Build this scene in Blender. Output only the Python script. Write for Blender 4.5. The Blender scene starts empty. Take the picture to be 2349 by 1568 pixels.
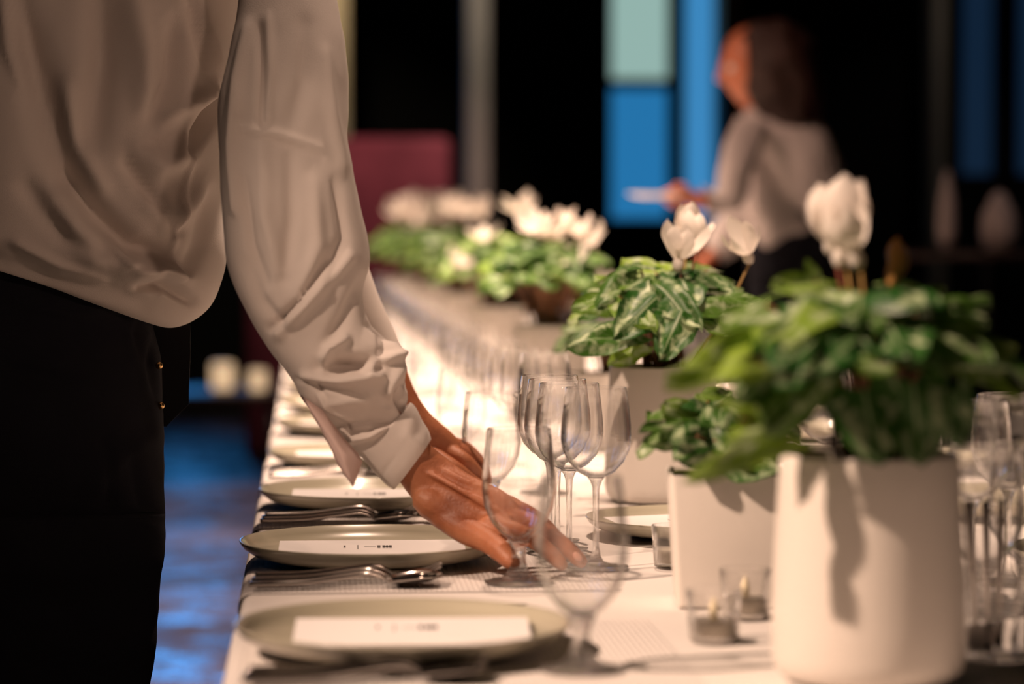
import bpy, bmesh, math, random
from mathutils import Vector, Matrix, noise
C = bpy.context.scene.collection
S = bpy.context.scene
PI = math.pi
# ------------------------------------------------------------------ camera
FPX = 6000.0
cam_d = bpy.data.cameras.new('camera'); cam = bpy.data.objects.new('camera', cam_d); C.objects.link(cam)
cam_d.sensor_width = 36; cam_d.lens = 36 * FPX / 2349
CAM = Vector((0, 0, 1.095))
cam.location = CAM; cam.rotation_euler = (PI/2 - .0398, 0, -.0776)
cam_d.dof.use_dof = True; cam_d.dof.focus_distance = 2.88; cam_d.dof.aperture_fstop = 3.0
cam_d.clip_start = .05; cam_d.clip_end = 60
S.camera = cam
RM = cam.rotation_euler.to_matrix(); RI = RM.transposed()
def W(px, py, Y):                       # the point at distance Y seen at pixel (px, py)
    v = RM @ Vector(((px - 1174.5) / FPX, -(py - 784) / FPX, -1)); return CAM + v * (Y / v.y)
def PX(p):
    q = RI @ (p - CAM); return (1174.5 - q.x / q.z * FPX, 784 + q.y / q.z * FPX)
# ------------------------------------------------------------------ world, exposure, light
w = bpy.data.worlds.new('world'); S.world = w; w.use_nodes = True
w.node_tree.nodes['Background'].inputs[0].default_value = (.55, .5, .75, 1)
w.node_tree.nodes['Background'].inputs[1].default_value = .012
S.view_settings.view_transform = 'Standard'; S.view_settings.look = 'None'
S.view_settings.gamma = 1; S.view_settings.use_curve_mapping = False
S.view_settings.exposure = 0.0
S.cycles.max_bounces = 20; S.cycles.transmission_bounces = 20; S.cycles.transparent_max_bounces = 128
S.cycles.diffuse_bounces = 3; S.cycles.glossy_bounces = 5
S.cycles.caustics_refractive = False; S.cycles.caustics_reflective = False
S.cycles.sample_clamp_indirect = 4.0; S.cycles.sample_clamp_direct = 0
S.cycles.use_denoising = True; S.cycles.use_adaptive_sampling = True; S.cycles.adaptive_threshold = .015
WARM = (1, .69, .51)
def spot(name, loc, aim, power, size=60, blend=.5, col=WARM, rad=.035):
    l = bpy.data.lights.new(name, 'SPOT'); l.energy = power; l.color = col; l.spot_size = math.radians(size)
    l.spot_blend = blend; l.shadow_soft_size = rad
    o = bpy.data.objects.new(name, l); C.objects.link(o); o.location = loc
    o.rotation_euler = (Vector(aim) - Vector(loc)).to_track_quat('-Z', 'Y').to_euler(); return o
spot('key_spot', (-1.6, 1.5, 2.6), (1.05, 2.2, .75), 560, 41, .8)
spot('pot_fill_light', (-.2, 1.6, 2.9), (.92, 3.5, .80), 320, 29, .6)  # added to brighten the second round pot and its plant
spot('table_spot_light', (.25, 3.3, 2.9), (.30, 3.4, .75), 190, 56, .8)
for i, (y, e) in enumerate([(4.4, 420), (5.6, 560), (7.0, 560), (8.6, 560), (10.4, 500)]):
    spot('table_spot_light', (.25, y, 2.9), (.25, y + .1, .75), e, 62, .7)
spot('shirt_fill_light', (1.0, .5, 2.6), (-.26, 2.8, 1.02), 36, 30, .6, (1, .64, .46), .08)  # added narrow fill on the shirt, angled so the sleeve shades the torso
spot('face_fill_light', (.0, 6.0, 2.5), (1.25, 7.0, 1.3), 56, 46, .8, (1, .62, .46), .05)  # added fill aimed to brighten the woman's face
spot('booth_spot_light', (.3, 11.4, 3.6), (.5, 13, 1.35), 240, 40, .8, (1, .6, .55), .05)
# ------------------------------------------------------------------ materials
def pm(name, col, rough=.5, metal=0, coat=0, trans=0, emis=None, estr=0, bump=0, bscale=50, sheen=0, var=0, vscale=5, ior=1.45, spec=.5):
    m = bpy.data.materials.new(name); m.use_nodes = True; nt = m.node_tree; b = nt.nodes['Principled BSDF']
    b.inputs['Base Color'].default_value = (*col, 1); b.inputs['Roughness'].default_value = rough
    b.inputs['Metallic'].default_value = metal; b.inputs['Coat Weight'].default_value = coat; b.inputs['Coat Roughness'].default_value = .08
    b.inputs['Transmission Weight'].default_value = trans; b.inputs['IOR'].default_value = ior
    b.inputs['Specular IOR Level'].default_value = spec; b.inputs['Sheen Weight'].default_value = sheen
    if emis: b.inputs['Emission Color'].default_value = (*emis, 1); b.inputs['Emission Strength'].default_value = estr
    tc = nt.nodes.new('ShaderNodeTexCoord')
    if bump:
        n = nt.nodes.new('ShaderNodeTexNoise'); n.inputs['Scale'].default_value = bscale; n.inputs['Detail'].default_value = 3
        bp = nt.nodes.new('ShaderNodeBump'); bp.inputs['Strength'].default_value = bump; bp.inputs['Distance'].default_value = .01
        nt.links.new(tc.outputs['Object'], n.inputs['Vector']); nt.links.new(n.outputs['Fac'], bp.inputs['Height']); nt.links.new(bp.outputs['Normal'], b.inputs['Normal'])
    if var:
        n = nt.nodes.new('ShaderNodeTexNoise'); n.inputs['Scale'].default_value = vscale; n.inputs['Detail'].default_value = 4
        nt.links.new(tc.outputs['Object'], n.inputs['Vector'])
        mx = nt.nodes.new('ShaderNodeMix'); mx.data_type = 'RGBA'
        mx.inputs[6].default_value = (*[c * (1 - var) for c in col], 1); mx.inputs[7].default_value = (*[min(1, c * (1 + var)) for c in col], 1)
        nt.links.new(n.outputs['Fac'], mx.inputs[0]); nt.links.new(mx.outputs[2], b.inputs['Base Color'])
    return m
M = {}
M['shirt'] = pm('shirt_cotton', (.80, .72, .67), .75, bump=.12, bscale=900, sheen=.2, spec=.25)
M['cuff_in'] = pm('cuff_lining', (.80, .60, .55), .8, spec=.2)
M['denim'] = pm('black_denim', (.011, .011, .016), .85, bump=.3, bscale=1200, var=.4, vscale=14, spec=.2)
M['black'] = pm('black_leather', (.004, .004, .006), .5, spec=.3)
M['brass'] = pm('brass', (.8, .5, .2), .25, 1)
M['hair'] = pm('brown_hair', (.035, .013, .009), .5, bump=.6, bscale=120, var=.5, vscale=30)
M['dkhair'] = pm('dark_hair', (.02, .012, .008), .5, bump=.6, bscale=120)
M['eye'] = pm('eye_white', (.8, .78, .75), .2)
M['blouse'] = pm('grey_blouse', (.62, .55, .53), .8)
M['cloth'] = pm('tablecloth', (.80, .755, .72), .8, bump=.1, bscale=700, spec=.2)
M['plate'] = pm('sage_glaze', (.42, .39, .30), .28, coat=.6, spec=.5)
M['card'] = pm('white_card', (.86, .83, .82), .6, spec=.3)
M['ink'] = pm('grey_ink', (.09, .08, .08), .7)
M['steel'] = pm('polished_steel', (.50, .46, .43), .16, 1)
M['pot'] = pm('white_ceramic', (.67, .62, .57), .5, coat=.15, spec=.4)
M['soil'] = pm('soil', (.02, .013, .008), .95, bump=1, bscale=120)
M['moss'] = pm('moss', (.09, .10, .015), .9, bump=1, bscale=200, var=.6, vscale=60)
M['stalk'] = pm('leaf_stalk', (.20, .085, .035), .5, var=.6, vscale=25)
M['ystalk'] = pm('flower_stalk', (.42, .26, .09), .5, var=.3, vscale=25)
M['rstalk'] = pm('red_stalk', (.20, .05, .03), .5)
M['bud'] = pm('dry_bud', (.50, .26, .08), .6, var=.5, vscale=60)
M['flame'] = pm('led_flame', (.8, .7, .5), .4)
M['wax'] = pm('candle_body', (.8, .72, .6), .5, trans=.2)
M['wood'] = pm('table_wood', (.08, .045, .03), .5)
M['wall'] = pm('dark_wall', (.0040, .0038, .0045), .9, spec=.15, var=.3, vscale=2)
M['ceil'] = pm('ceiling_paint', (.01, .01, .01), .9)
M['frame'] = pm('window_frame_metal', (.008, .012, .016), .5)
M['maroon'] = pm('maroon_velvet', (.19, .05, .065), .9, var=.45, vscale=6, bump=.2, bscale=60, spec=.1)
M['grey'] = pm('grey_plaster', (.16, .145, .125), .8, var=.45, vscale=1.3)
M['beige'] = pm('beige_plaster', (.55, .45, .33), .8)
M['dkwood'] = pm('dark_wood', (.03, .015, .01), .45)
M['bluep'] = pm('blue_lit_pane', (.02, .03, .04), .3, emis=(.018, .17, .40), estr=1.0)
M['blue2'] = pm('bright_blue_lit_pane', (.02, .03, .04), .3, emis=(.045, .24, .51), estr=1.0)
M['palep'] = pm('pale_lit_pane', (.02, .03, .04), .3, emis=(.29, .45, .41), estr=1.0)
M['dimp'] = pm('dim_blue_lit_pane', (.01, .02, .03), .3, emis=(.005, .015, .035), estr=1.0)
M['bluefl'] = pm('vivid_blue_lit_pane', (.02, .03, .04), .3, emis=(.04, .26, .68), estr=7.0)
M['candleglow'] = pm('glowing_candle_jar', (.5, .4, .3), .4, emis=(1, .66, .38), estr=.8)
M['linen'] = pm('white_linen', (.6, .5, .48), .8)
def skin(name, a, b_, dark):
    m = bpy.data.materials.new(name); m.use_nodes = True; nt = m.node_tree; b = nt.nodes['Principled BSDF']
    tc = nt.nodes.new('ShaderNodeTexCoord'); n = nt.nodes.new('ShaderNodeTexNoise'); n.inputs['Scale'].default_value = 28; n.inputs['Detail'].default_value = 5
    cr = nt.nodes.new('ShaderNodeValToRGB'); cr.color_ramp.elements[0].position = .3; cr.color_ramp.elements[1].position = .72
    cr.color_ramp.elements[0].color = (*dark, 1); cr.color_ramp.elements[1].color = (*a, 1)
    e = cr.color_ramp.elements.new(.5); e.color = (*b_, 1)
    nt.links.new(tc.outputs['Object'], n.inputs['Vector']); nt.links.new(n.outputs['Fac'], cr.inputs[0]); nt.links.new(cr.outputs[0], b.inputs['Base Color'])
    n2 = nt.nodes.new('ShaderNodeTexNoise'); n2.inputs['Scale'].default_value = 320; n2.inputs['Detail'].default_value = 4
    nt.links.new(tc.outputs['Object'], n2.inputs['Vector'])
    bp = nt.nodes.new('ShaderNodeBump'); bp.inputs['Strength'].default_value = .35; bp.inputs['Distance'].default_value = .002
    nt.links.new(n2.outputs['Fac'], bp.inputs['Height']); nt.links.new(bp.outputs['Normal'], b.inputs['Normal'])
    b.inputs['Roughness'].default_value = .5; b.inputs['Subsurface Weight'].default_value = .12; b.inputs['Subsurface Radius'].default_value = (.01, .004, .002)
    b.inputs['Subsurface Scale'].default_value = .6
    return m
M['skin'] = skin('tanned_skin', (.50, .20, .10), (.42, .15, .07), (.29, .09, .04))
M['nail'] = pm('finger_nail', (.75, .38, .28), .25)
M['skin2'] = skin('warm_skin', (.62, .20, .10), (.55, .17, .08), (.5, .15, .07))
def glassmat(name, clear=.92, edge=1, f0=.40, tint=(1, 1, 1)):
    m = bpy.data.materials.new(name); m.use_nodes = True; nt = m.node_tree; nt.nodes.clear()
    out = nt.nodes.new('ShaderNodeOutputMaterial'); g = nt.nodes.new('ShaderNodeBsdfGlass'); g.inputs['Roughness'].default_value = 0
    g.inputs['IOR'].default_value = 1.5; g.inputs['Color'].default_value = (*tint, 1)
    t = nt.nodes.new('ShaderNodeBsdfTransparent'); t.inputs[0].default_value = (.997, .997, .997, 1)
    lw = nt.nodes.new('ShaderNodeLayerWeight'); lw.inputs[0].default_value = .5
    mr = nt.nodes.new('ShaderNodeMapRange'); mr.inputs[1].default_value = f0; mr.inputs[2].default_value = .88
    mr.inputs[3].default_value = 1 - clear; mr.inputs[4].default_value = edge
    mx = nt.nodes.new('ShaderNodeMixShader')
    nt.links.new(lw.outputs['Facing'], mr.inputs[0]); nt.links.new(mr.outputs[0], mx.inputs[0])
    nt.links.new(t.outputs[0], mx.inputs[1]); nt.links.new(g.outputs[0], mx.inputs[2]); nt.links.new(mx.outputs[0], out.inputs[0]); return m
M['glass'] = glassmat('clear_glass'); M['stemglass'] = glassmat('stem_glass', .5); M['farglass'] = glassmat('distant_clear_glass', .97, .45, .5)
def leafmat(name, dark, mid, silver, samt):
    m = bpy.data.materials.new(name); m.use_nodes = True; nt = m.node_tree; b = nt.nodes['Principled BSDF']; L = nt.links.new; N = nt.nodes.new
    uv = N('ShaderNodeUVMap'); sp = N('ShaderNodeSeparateXYZ'); L(uv.outputs[0], sp.inputs[0])
    def mth(op, a, b2=None):
        n = N('ShaderNodeMath'); n.operation = op
        for i, x in enumerate((a, b2)):
            if x is None: continue
            if isinstance(x, (int, float)): n.inputs[i].default_value = x
            else: L(x, n.inputs[i])
        return n.outputs[0]
    tc = N('ShaderNodeTexCoord'); nz = N('ShaderNodeTexNoise'); nz.inputs['Scale'].default_value = 45; nz.inputs['Detail'].default_value = 5; nz.inputs['Distortion'].default_value = 1.2; L(tc.outputs['Object'], nz.inputs[0])
    av = mth('ABSOLUTE', sp.outputs[1])
    band = mth('SUBTRACT', 1, mth('MULTIPLY', mth('ABSOLUTE', mth('SUBTRACT', mth('ADD', av, mth('MULTIPLY', sp.outputs[0], .25)), .62)), 3.0))
    band = mth('MULTIPLY', mth('ADD', band, mth('MULTIPLY', mth('SUBTRACT', nz.outputs[0], .53), 7.0)), samt)
    vein = mth('SINE', mth('MULTIPLY', mth('SUBTRACT', sp.outputs[0], mth('MULTIPLY', av, .55)), 34))
    vein = mth('MULTIPLY', mth('GREATER_THAN', vein, .93), .14)
    mid_ = mth('MULTIPLY', mth('LESS_THAN', av, .04), .5)
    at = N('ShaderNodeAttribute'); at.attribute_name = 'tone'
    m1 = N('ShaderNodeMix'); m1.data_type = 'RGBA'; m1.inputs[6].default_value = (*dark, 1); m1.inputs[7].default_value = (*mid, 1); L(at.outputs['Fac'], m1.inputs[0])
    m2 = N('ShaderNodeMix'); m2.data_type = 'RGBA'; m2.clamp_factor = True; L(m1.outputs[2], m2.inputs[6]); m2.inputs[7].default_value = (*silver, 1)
    cl = N('ShaderNodeClamp'); L(mth('ADD', mth('MAXIMUM', band, 0), mth('MAXIMUM', vein, mid_)), cl.inputs[0]); L(cl.outputs[0], m2.inputs[0])
    L(m2.outputs[2], b.inputs['Base Color']); b.inputs['Roughness'].default_value = .42; b.inputs['Specular IOR Level'].default_value = .4
    tr = N('ShaderNodeBsdfTranslucent'); L(m2.outputs[2], tr.inputs[0]); mx = N('ShaderNodeMixShader'); mx.inputs[0].default_value = .3
    bp = N('ShaderNodeBump'); bp.inputs['Strength'].default_value = .5; bp.inputs['Distance'].default_value = .002; L(vein, bp.inputs['Height']); L(bp.outputs[0], b.inputs['Normal'])
    L(b.outputs[0], mx.inputs[1]); L(tr.outputs[0], mx.inputs[2]); L(mx.outputs[0], nt.nodes['Material Output'].inputs[0]); return m
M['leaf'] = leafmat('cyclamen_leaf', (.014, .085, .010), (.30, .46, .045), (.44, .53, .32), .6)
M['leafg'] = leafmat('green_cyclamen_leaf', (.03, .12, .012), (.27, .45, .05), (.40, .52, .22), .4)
def petal():
    m = pm('white_petal', (.86, .80, .74), .6, spec=.2); nt = m.node_tree; b = nt.nodes['Principled BSDF']
    tr = nt.nodes.new('ShaderNodeBsdfTranslucent'); tr.inputs[0].default_value = (.9, .82, .75, 1); mx = nt.nodes.new('ShaderNodeMixShader'); mx.inputs[0].default_value = .35
    nt.links.new(b.outputs[0], mx.inputs[1]); nt.links.new(tr.outputs[0], mx.inputs[2]); nt.links.new(mx.outputs[0], nt.nodes['Material Output'].inputs[0]); return m
M['petal'] = petal()
def matribbed():
    m = pm('ribbed_placemat', (.78, .73, .70), .85, spec=.2); nt = m.node_tree; b = nt.nodes['Principled BSDF']; L = nt.links.new
    tc = nt.nodes.new('ShaderNodeTexCoord'); a = nt.nodes.new('ShaderNodeTexWave'); a.inputs['Scale'].default_value = 90; a.bands_direction = 'Y'; L(tc.outputs['Object'], a.inputs[0])
    c = nt.nodes.new('ShaderNodeTexWave'); c.inputs['Scale'].default_value = 60; c.bands_direction = 'X'; L(tc.outputs['Object'], c.inputs[0])
    mu = nt.nodes.new('ShaderNodeMath'); mu.operation = 'MULTIPLY'; L(a.outputs[1], mu.inputs[0]); L(c.outputs[1], mu.inputs[1])
    bp = nt.nodes.new('ShaderNodeBump'); bp.inputs['Strength'].default_value = .6; bp.inputs['Distance'].default_value = .0015; L(mu.outputs[0], bp.inputs['Height']); L(bp.outputs[0], b.inputs['Normal'])
    return m
M['mat'] = matribbed()
def floormat():
    m = pm('dark_plank_floor', (.03, .024, .03), .25); nt = m.node_tree; b = nt.nodes['Principled BSDF']; L = nt.links.new; N = nt.nodes.new
    tc = N('ShaderNodeTexCoord'); br = N('ShaderNodeTexBrick'); L(tc.outputs['Object'], br.inputs[0])
    br.inputs['Scale'].default_value = 1; br.inputs['Brick Width'].default_value = 2.2; br.inputs['Row Height'].default_value = .16; br.inputs['Mortar Size'].default_value = .006
    br.inputs['Color1'].default_value = (.085, .06, .072, 1); br.inputs['Color2'].default_value = (.018, .014, .02, 1); br.inputs['Mortar'].default_value = (.004, .003, .004, 1)
    L(br.outputs[0], b.inputs['Base Color'])
    n = N('ShaderNodeTexNoise'); n.inputs['Scale'].default_value = 1.6; n.inputs['Detail'].default_value = 3; mp = N('ShaderNodeMapping'); mp.inputs['Scale'].default_value = (2.5, 3.2, 1); L(tc.outputs['Object'], mp.inputs[0]); L(mp.outputs[0], n.inputs[0])
    cr = N('ShaderNodeMapRange'); cr.inputs[1].default_value = .35; cr.inputs[2].default_value = .65; cr.inputs[3].default_value = .10; cr.inputs[4].default_value = .65
    L(n.outputs[0], cr.inputs[0]); L(cr.outputs[0], b.inputs['Roughness'])
    bp = N('ShaderNodeBump'); bp.inputs['Strength'].default_value = .8; bp.inputs['Distance'].default_value = .03; L(n.outputs[0], bp.inputs['Height']); 
    bp2 = N('ShaderNodeBump'); bp2.inputs['Strength'].default_value = .6; bp2.inputs['Distance'].default_value = .004; L(br.outputs[1], bp2.inputs['Height']); L(bp.outputs[0], bp2.inputs['Normal']); L(bp2.outputs[0], b.inputs['Normal'])
    return m
M['floor'] = floormat()
# ------------------------------------------------------------------ helpers
def obj(name, bm, mat, parent=None, smooth=True, data=None):
    if data is None:
        me = bpy.data.meshes.new(name)
        if isinstance(bm, bmesh.types.BMesh):
            bmesh.ops.recalc_face_normals(bm, faces=bm.faces); bm.to_mesh(me); bm.free()
        else: me = bm
        if mat is not None: me.materials.append(mat)
        if smooth: me.polygons.foreach_set('use_smooth', [True] * len(me.polygons))
    else: me = data
    o = bpy.data.objects.new(name, me); C.objects.link(o)
    if parent: o.parent = parent
    return o
def edge_split(o, ang=35):
    m = o.modifiers.new('edges', 'EDGE_SPLIT'); m.split_angle = math.radians(ang); return o
def thing(name, label, cat, loc=(0, 0, 0), rz=0, group=None):
    o = bpy.data.objects.new(name, None); C.objects.link(o); o.empty_display_size = .05
    o.location = loc; o.rotation_euler = (0, 0, rz); return tag(o, label, cat, group)
def tag(o, label, cat, group=None):
    o['label'] = label; o['category'] = cat
    if group: o['group'] = group
    return o
def struct(name, bm, mat, parent=None, smooth=False):
    o = obj(name, bm, mat, parent, smooth)
    if not parent: o['kind'] = 'structure'
    return o
def dup(root, label, loc, rz=0, group=None):
    r = root.copy(); C.objects.link(r); r.location = loc; r.rotation_euler = (0, 0, rz); r['label'] = label
    if group: r['group'] = group
    elif 'group' in r: del r['group']
    for ch in list(root.children):
        c = ch.copy(); C.objects.link(c); c.parent = r
        for g in list(ch.children):
            d = g.copy(); C.objects.link(d); d.parent = c
    return r
def box(bm, x0, y0, z0, x1, y1, z1, bev=0, seg=2):
    r = bmesh.ops.create_cube(bm, size=1); vs = r['verts']
    for v in vs: v.co = Vector(((x0 + x1) / 2 + v.co.x * (x1 - x0), (y0 + y1) / 2 + v.co.y * (y1 - y0), (z0 + z1) / 2 + v.co.z * (z1 - z0)))
    if bev:
        es = list({e for v in vs for e in v.link_edges}); bmesh.ops.bevel(bm, geom=es, offset=bev, segments=seg, affect='EDGES', profile=.5)
    return bm
def bx(*a, **k): return box(bmesh.new(), *a, **k)
def lathe(prof, seg=48, bm=None, origin=(0, 0, 0)):
    bm = bm or bmesh.new(); ox, oy, oz = origin; rings = []
    for r, z in prof:
        if r < 1e-6: rings.append([bm.verts.new((ox, oy, oz + z))])
        else: rings.append([bm.verts.new((ox + r * math.cos(2*PI*i/seg), oy + r * math.sin(2*PI*i/seg), oz + z)) for i in range(seg)])
    for a, b in zip(rings, rings[1:]):
        if len(a) == 1 and len(b) == 1: continue
        for i in range(seg):
            j = (i + 1) % seg
            if len(a) == 1: bm.faces.new((a[0], b[j], b[i]))
            elif len(b) == 1: bm.faces.new((a[i], a[j], b[0]))
            else: bm.faces.new((a[i], a[j], b[j], b[i]))
    return bm
def smoothpts(pts, n):                 # Catmull-Rom through tuples of floats
    out = []; k = len(pts)
    for i in range(n + 1):
        t = i / n * (k - 1); a = min(int(t), k - 2); f = t - a
        p0, p1, p2, p3 = pts[max(a-1, 0)], pts[a], pts[a+1], pts[min(a+2, k-1)]
        out.append(tuple(.5 * (2*q1 + (q2-q0)*f + (2*q0-5*q1+4*q2-q3)*f*f + (3*q1-q0-3*q2+q3)*f**3) for q0, q1, q2, q3 in zip(p0, p1, p2, p3)))
    return out
def tube(bm, pts, n=14, seg=10, cap=True, flat=1.0):   # pts: (x,y,z,r)
    sp = smoothpts(pts, n) if n else pts
    P = [Vector(p[:3]) for p in sp]; prev = None; rings = []
    for i, p in enumerate(P):
        t = (P[min(i+1, len(P)-1)] - P[max(i-1, 0)]).normalized()
        if prev is None: u = t.orthogonal().normalized()
        else: u = (prev - t * prev.dot(t)).normalized()
        prev = u; v = t.cross(u); r = max(sp[i][3], 1e-5)
        rings.append([bm.verts.new(p + (u * math.cos(2*PI*k/seg) + v * math.sin(2*PI*k/seg) * flat) * r) for k in range(seg)])
    for a, b in zip(rings, rings[1:]):
        for k in range(seg): bm.faces.new((a[k], a[(k+1) % seg], b[(k+1) % seg], b[k]))
    if cap:
        for ring, sgn in ((rings[0], -1), (rings[-1], 1)):
            c = sum((v.co for v in ring), Vector()) / seg; i0 = 0 if sgn < 0 else -1
            r = sp[i0][3]; t = (P[1]-P[0]).normalized() if sgn < 0 else (P[-1]-P[-2]).normalized()
            last = ring
            for s in (.7, .95):                              # rounded end
                q = math.sqrt(max(0, 1 - s*s)); nr = [bm.verts.new(c + (v.co - c) * q + t * sgn * r * s) for v in ring]
                for k in range(seg): bm.faces.new((last[k], last[(k+1) % seg], nr[(k+1) % seg], nr[k]))
                last = nr
            bm.faces.new(last)
    return bm
def seg_dist(px, py, a, b):
    vx, vy = b[0]-a[0], b[1]-a[1]; l = vx*vx + vy*vy; t = max(0, min(1, ((px-a[0])*vx + (py-a[1])*vy) / l)) if l else 0
    return math.hypot(px-a[0]-t*vx, py-a[1]-t*vy), t
def loft(bm, rings, n, seg=64, creases=(), power=2.0, wr=0, wscale=9, capa=True, capb=True, twist=0, both=False, wdir=(1, 1, 1)):
    """rings: (Lx, Ly, Rx, Ry, Y, depth ratio); an elliptic section spans each pair of outline points at distance Y"""
    sp = smoothpts(rings, n); R = []
    for (lx, ly, rx, ry, Y, k) in sp:
        A, B = W(lx, ly, Y), W(rx, ry, Y); c = (A + B) / 2; a = (B - A) / 2; b = Vector((0, 1, 0)) * a.length * k; ring = []
        for i in range(seg):
            th = 2*PI*i/seg; ct, st = math.cos(th), math.sin(th)
            x = math.copysign(abs(ct) ** (2/power), ct); y = math.copysign(abs(st) ** (2/power), st)
            p = c + a * x + b * y; nr = (a.normalized() * ct + Vector((0, 1, 0)) * st).normalized(); d = 0
            if wr:
                q = Vector((p.x*wdir[0], p.y*wdir[1], p.z*wdir[2])) * wscale
                d += wr * (noise.noise(q) + .5 * noise.noise(q * 2.3))
            if creases and (st < .25 or both):
                u, v = PX(p); f = min(1, max(0, .25 - st) * 3) if not both else 1
                for pts, wd, am in creases:
                    best = 1e9
                    for j in range(len(pts) - 1):
                        dd, t = seg_dist(u, v, pts[j], pts[j+1]); gt = (j + t) / (len(pts) - 1)
                        if dd < best: best, bt = dd, gt
                    if best < wd * 3: d += am * f * math.exp(-(best / wd) ** 2) * (math.sin(PI * (.12 + .76 * bt)) ** .6)
            ring.append(bm.verts.new(p + nr * d))
        R.append(ring)
    for a, b in zip(R, R[1:]):
        for i in range(seg): bm.faces.new((a[i], a[(i+1) % seg], b[(i+1) % seg], b[i]))
    for cap, ring in ((capa, R[0]), (capb, R[-1])):
        if cap:
            c = bm.verts.new(sum((v.co for v in ring), Vector()) / seg)
            for i in range(seg): bm.faces.new((ring[i], ring[(i+1) % seg], c))
    return bm
exec_order = []
# ================================================================== THE ROOM
struct('floor', bx(-9, -3, -.1, 9, 18, 0), M['floor'])
struct('ceiling', bx(-9, -3, 4.2, 9, 18, 4.3), M['ceil'])
YW = 16.0
def wallx(Y, px): return W(px, 545, Y).x
def wallz(Y, py): return W(1200, py, Y).z
wins = []                                # openings in the rear wall: x0, x1, z0, z1
zb = wallz(YW, 512)
wins.append((wallx(YW, 1392), wallx(YW, 1545), wallz(YW, 512), 3.4))
wins.append((wallx(YW, 1560), wallx(YW, 1652), wallz(YW, 512), 3.4))
wins.append((wallx(YW, 2196), wallx(YW, 2292), wallz(YW, 408), 3.4))
wins.append((wallx(YW, 2325), wallx(YW, 2420), wallz(YW, 408), 3.4))
wins.append((-1.75, -1.30, 1.02, 3.0)); wins.append((-1.0, -.50, 1.02, 3.0))
bm = bmesh.new(); xs = sorted(wins); x = -9
for (a, b, z0, z1) in xs:
    box(bm, x, YW, 0, a, YW + .3, 4.2); box(bm, a, YW, 0, b, YW + .3, z0); box(bm, a, YW, z1, b, YW + .3, 4.2); x = b
box(bm, x, YW, 0, 9, YW + .3, 4.2); struct('wall_back', bm, M['wall'])
struct('wall_left', bx(-9.2, -3, 0, -9, 18, 4.2), M['wall']); struct('wall_right', bx(9, -3, 0, 9.2, 18, 4.2), M['wall']); struct('wall_front', bx(-9, -3.2, 0, 9, -3, 4.2), M['wall'])
for i, (a, b, z0, z1) in enumerate(wins):
    r = bpy.data.objects.new('window_%d' % (i + 1), None); C.objects.link(r); r['kind'] = 'structure'
    bm = bmesh.new(); t = .03
    box(bm, a, YW + .02, z0, a + t, YW + .14, z1); box(bm, b - t, YW + .02, z0, b, YW + .14, z1); box(bm, a, YW + .02, z0, b, YW + .14, z0 + t); box(bm, a, YW + .02, z1 - t, b, YW + .14, z1)
    zs = wallz(YW, 190)
    if i < 1: box(bm, a, YW + .02, zs - .03, b, YW + .14, zs + .03) 
    struct('window_frame', bm, M['frame'], r)
    if i == 0:
        struct('lower_pane', bx(a + t, YW + .1, z0 + t, b - t, YW + .11, zs), M['bluep'], r); struct('upper_pane', bx(a + t, YW + .1, zs, b - t, YW + .11, z1 - t), M['palep'], r)
    else: struct('pane', bx(a + t, YW + .1, z0 + t, b - t, YW + .11, z1 - t), [None, M['blue2'], M['dimp'], M['dimp'], M['bluefl'], M['bluefl']][i], r)
# pillars
def pillar(name, px0, px1, Y, z0, z1, m, dp=.25):
    return struct(name, bx(wallx(Y, px0), Y, z0, wallx(Y, px1), Y + dp, z1, bev=.01), M[m])
pillar('trim_1', 1072, 1124, 13.6, 0, 4.2, 'grey')
pillar('trim_2', 742, 800, 14.2, 0, 4.2, 'beige')
pillar('trim_3', 2140, 2170, 15.2, 0, 4.2, 'grey')
pillar('trim_4', 1654, 1700, 15.3, 0, 4.2, 'dkwood')
spot('pillar_spot_light', (.1, 12.9, 4.0), (.14, 14.2, 2.6), 190, 40, .9, (1, .8, .5), .05)
spot('pillar_spot_light', (.9, 12.3, 3.9), (.9, 13.6, 1.7), 220, 40, .9, (1, .85, .7), .05)
spot('pillar_spot_light', (3.6, 13.6, 3.9), (3.7, 15.2, 1.9), 30, 40, .9, (1, .85, .7), .05)
# maroon booth beyond the table's end
Y = 13.0; x0, x1 = wallx(Y, 560), wallx(Y, 1036); zt = wallz(Y, 316)
b = thing('booth_seat', 'maroon velvet high-backed booth seat beyond the far end of the table', 'booth', ((x0 + x1) / 2, Y, 0))
hw = (x1 - x0) / 2
obj('backrest', bx(-hw, 0, .0, hw, .14, zt, bev=.04, seg=3), M['maroon'], b); obj('seat', bx(-hw, .16, .22, hw, .75, .46, bev=.04, seg=3), M['maroon'], b)
bm = bmesh.new(); box(bm, -hw + .02, .16, 0, hw - .02, .7, .21); obj('plinth', bm, M['dkwood'], b)
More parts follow.
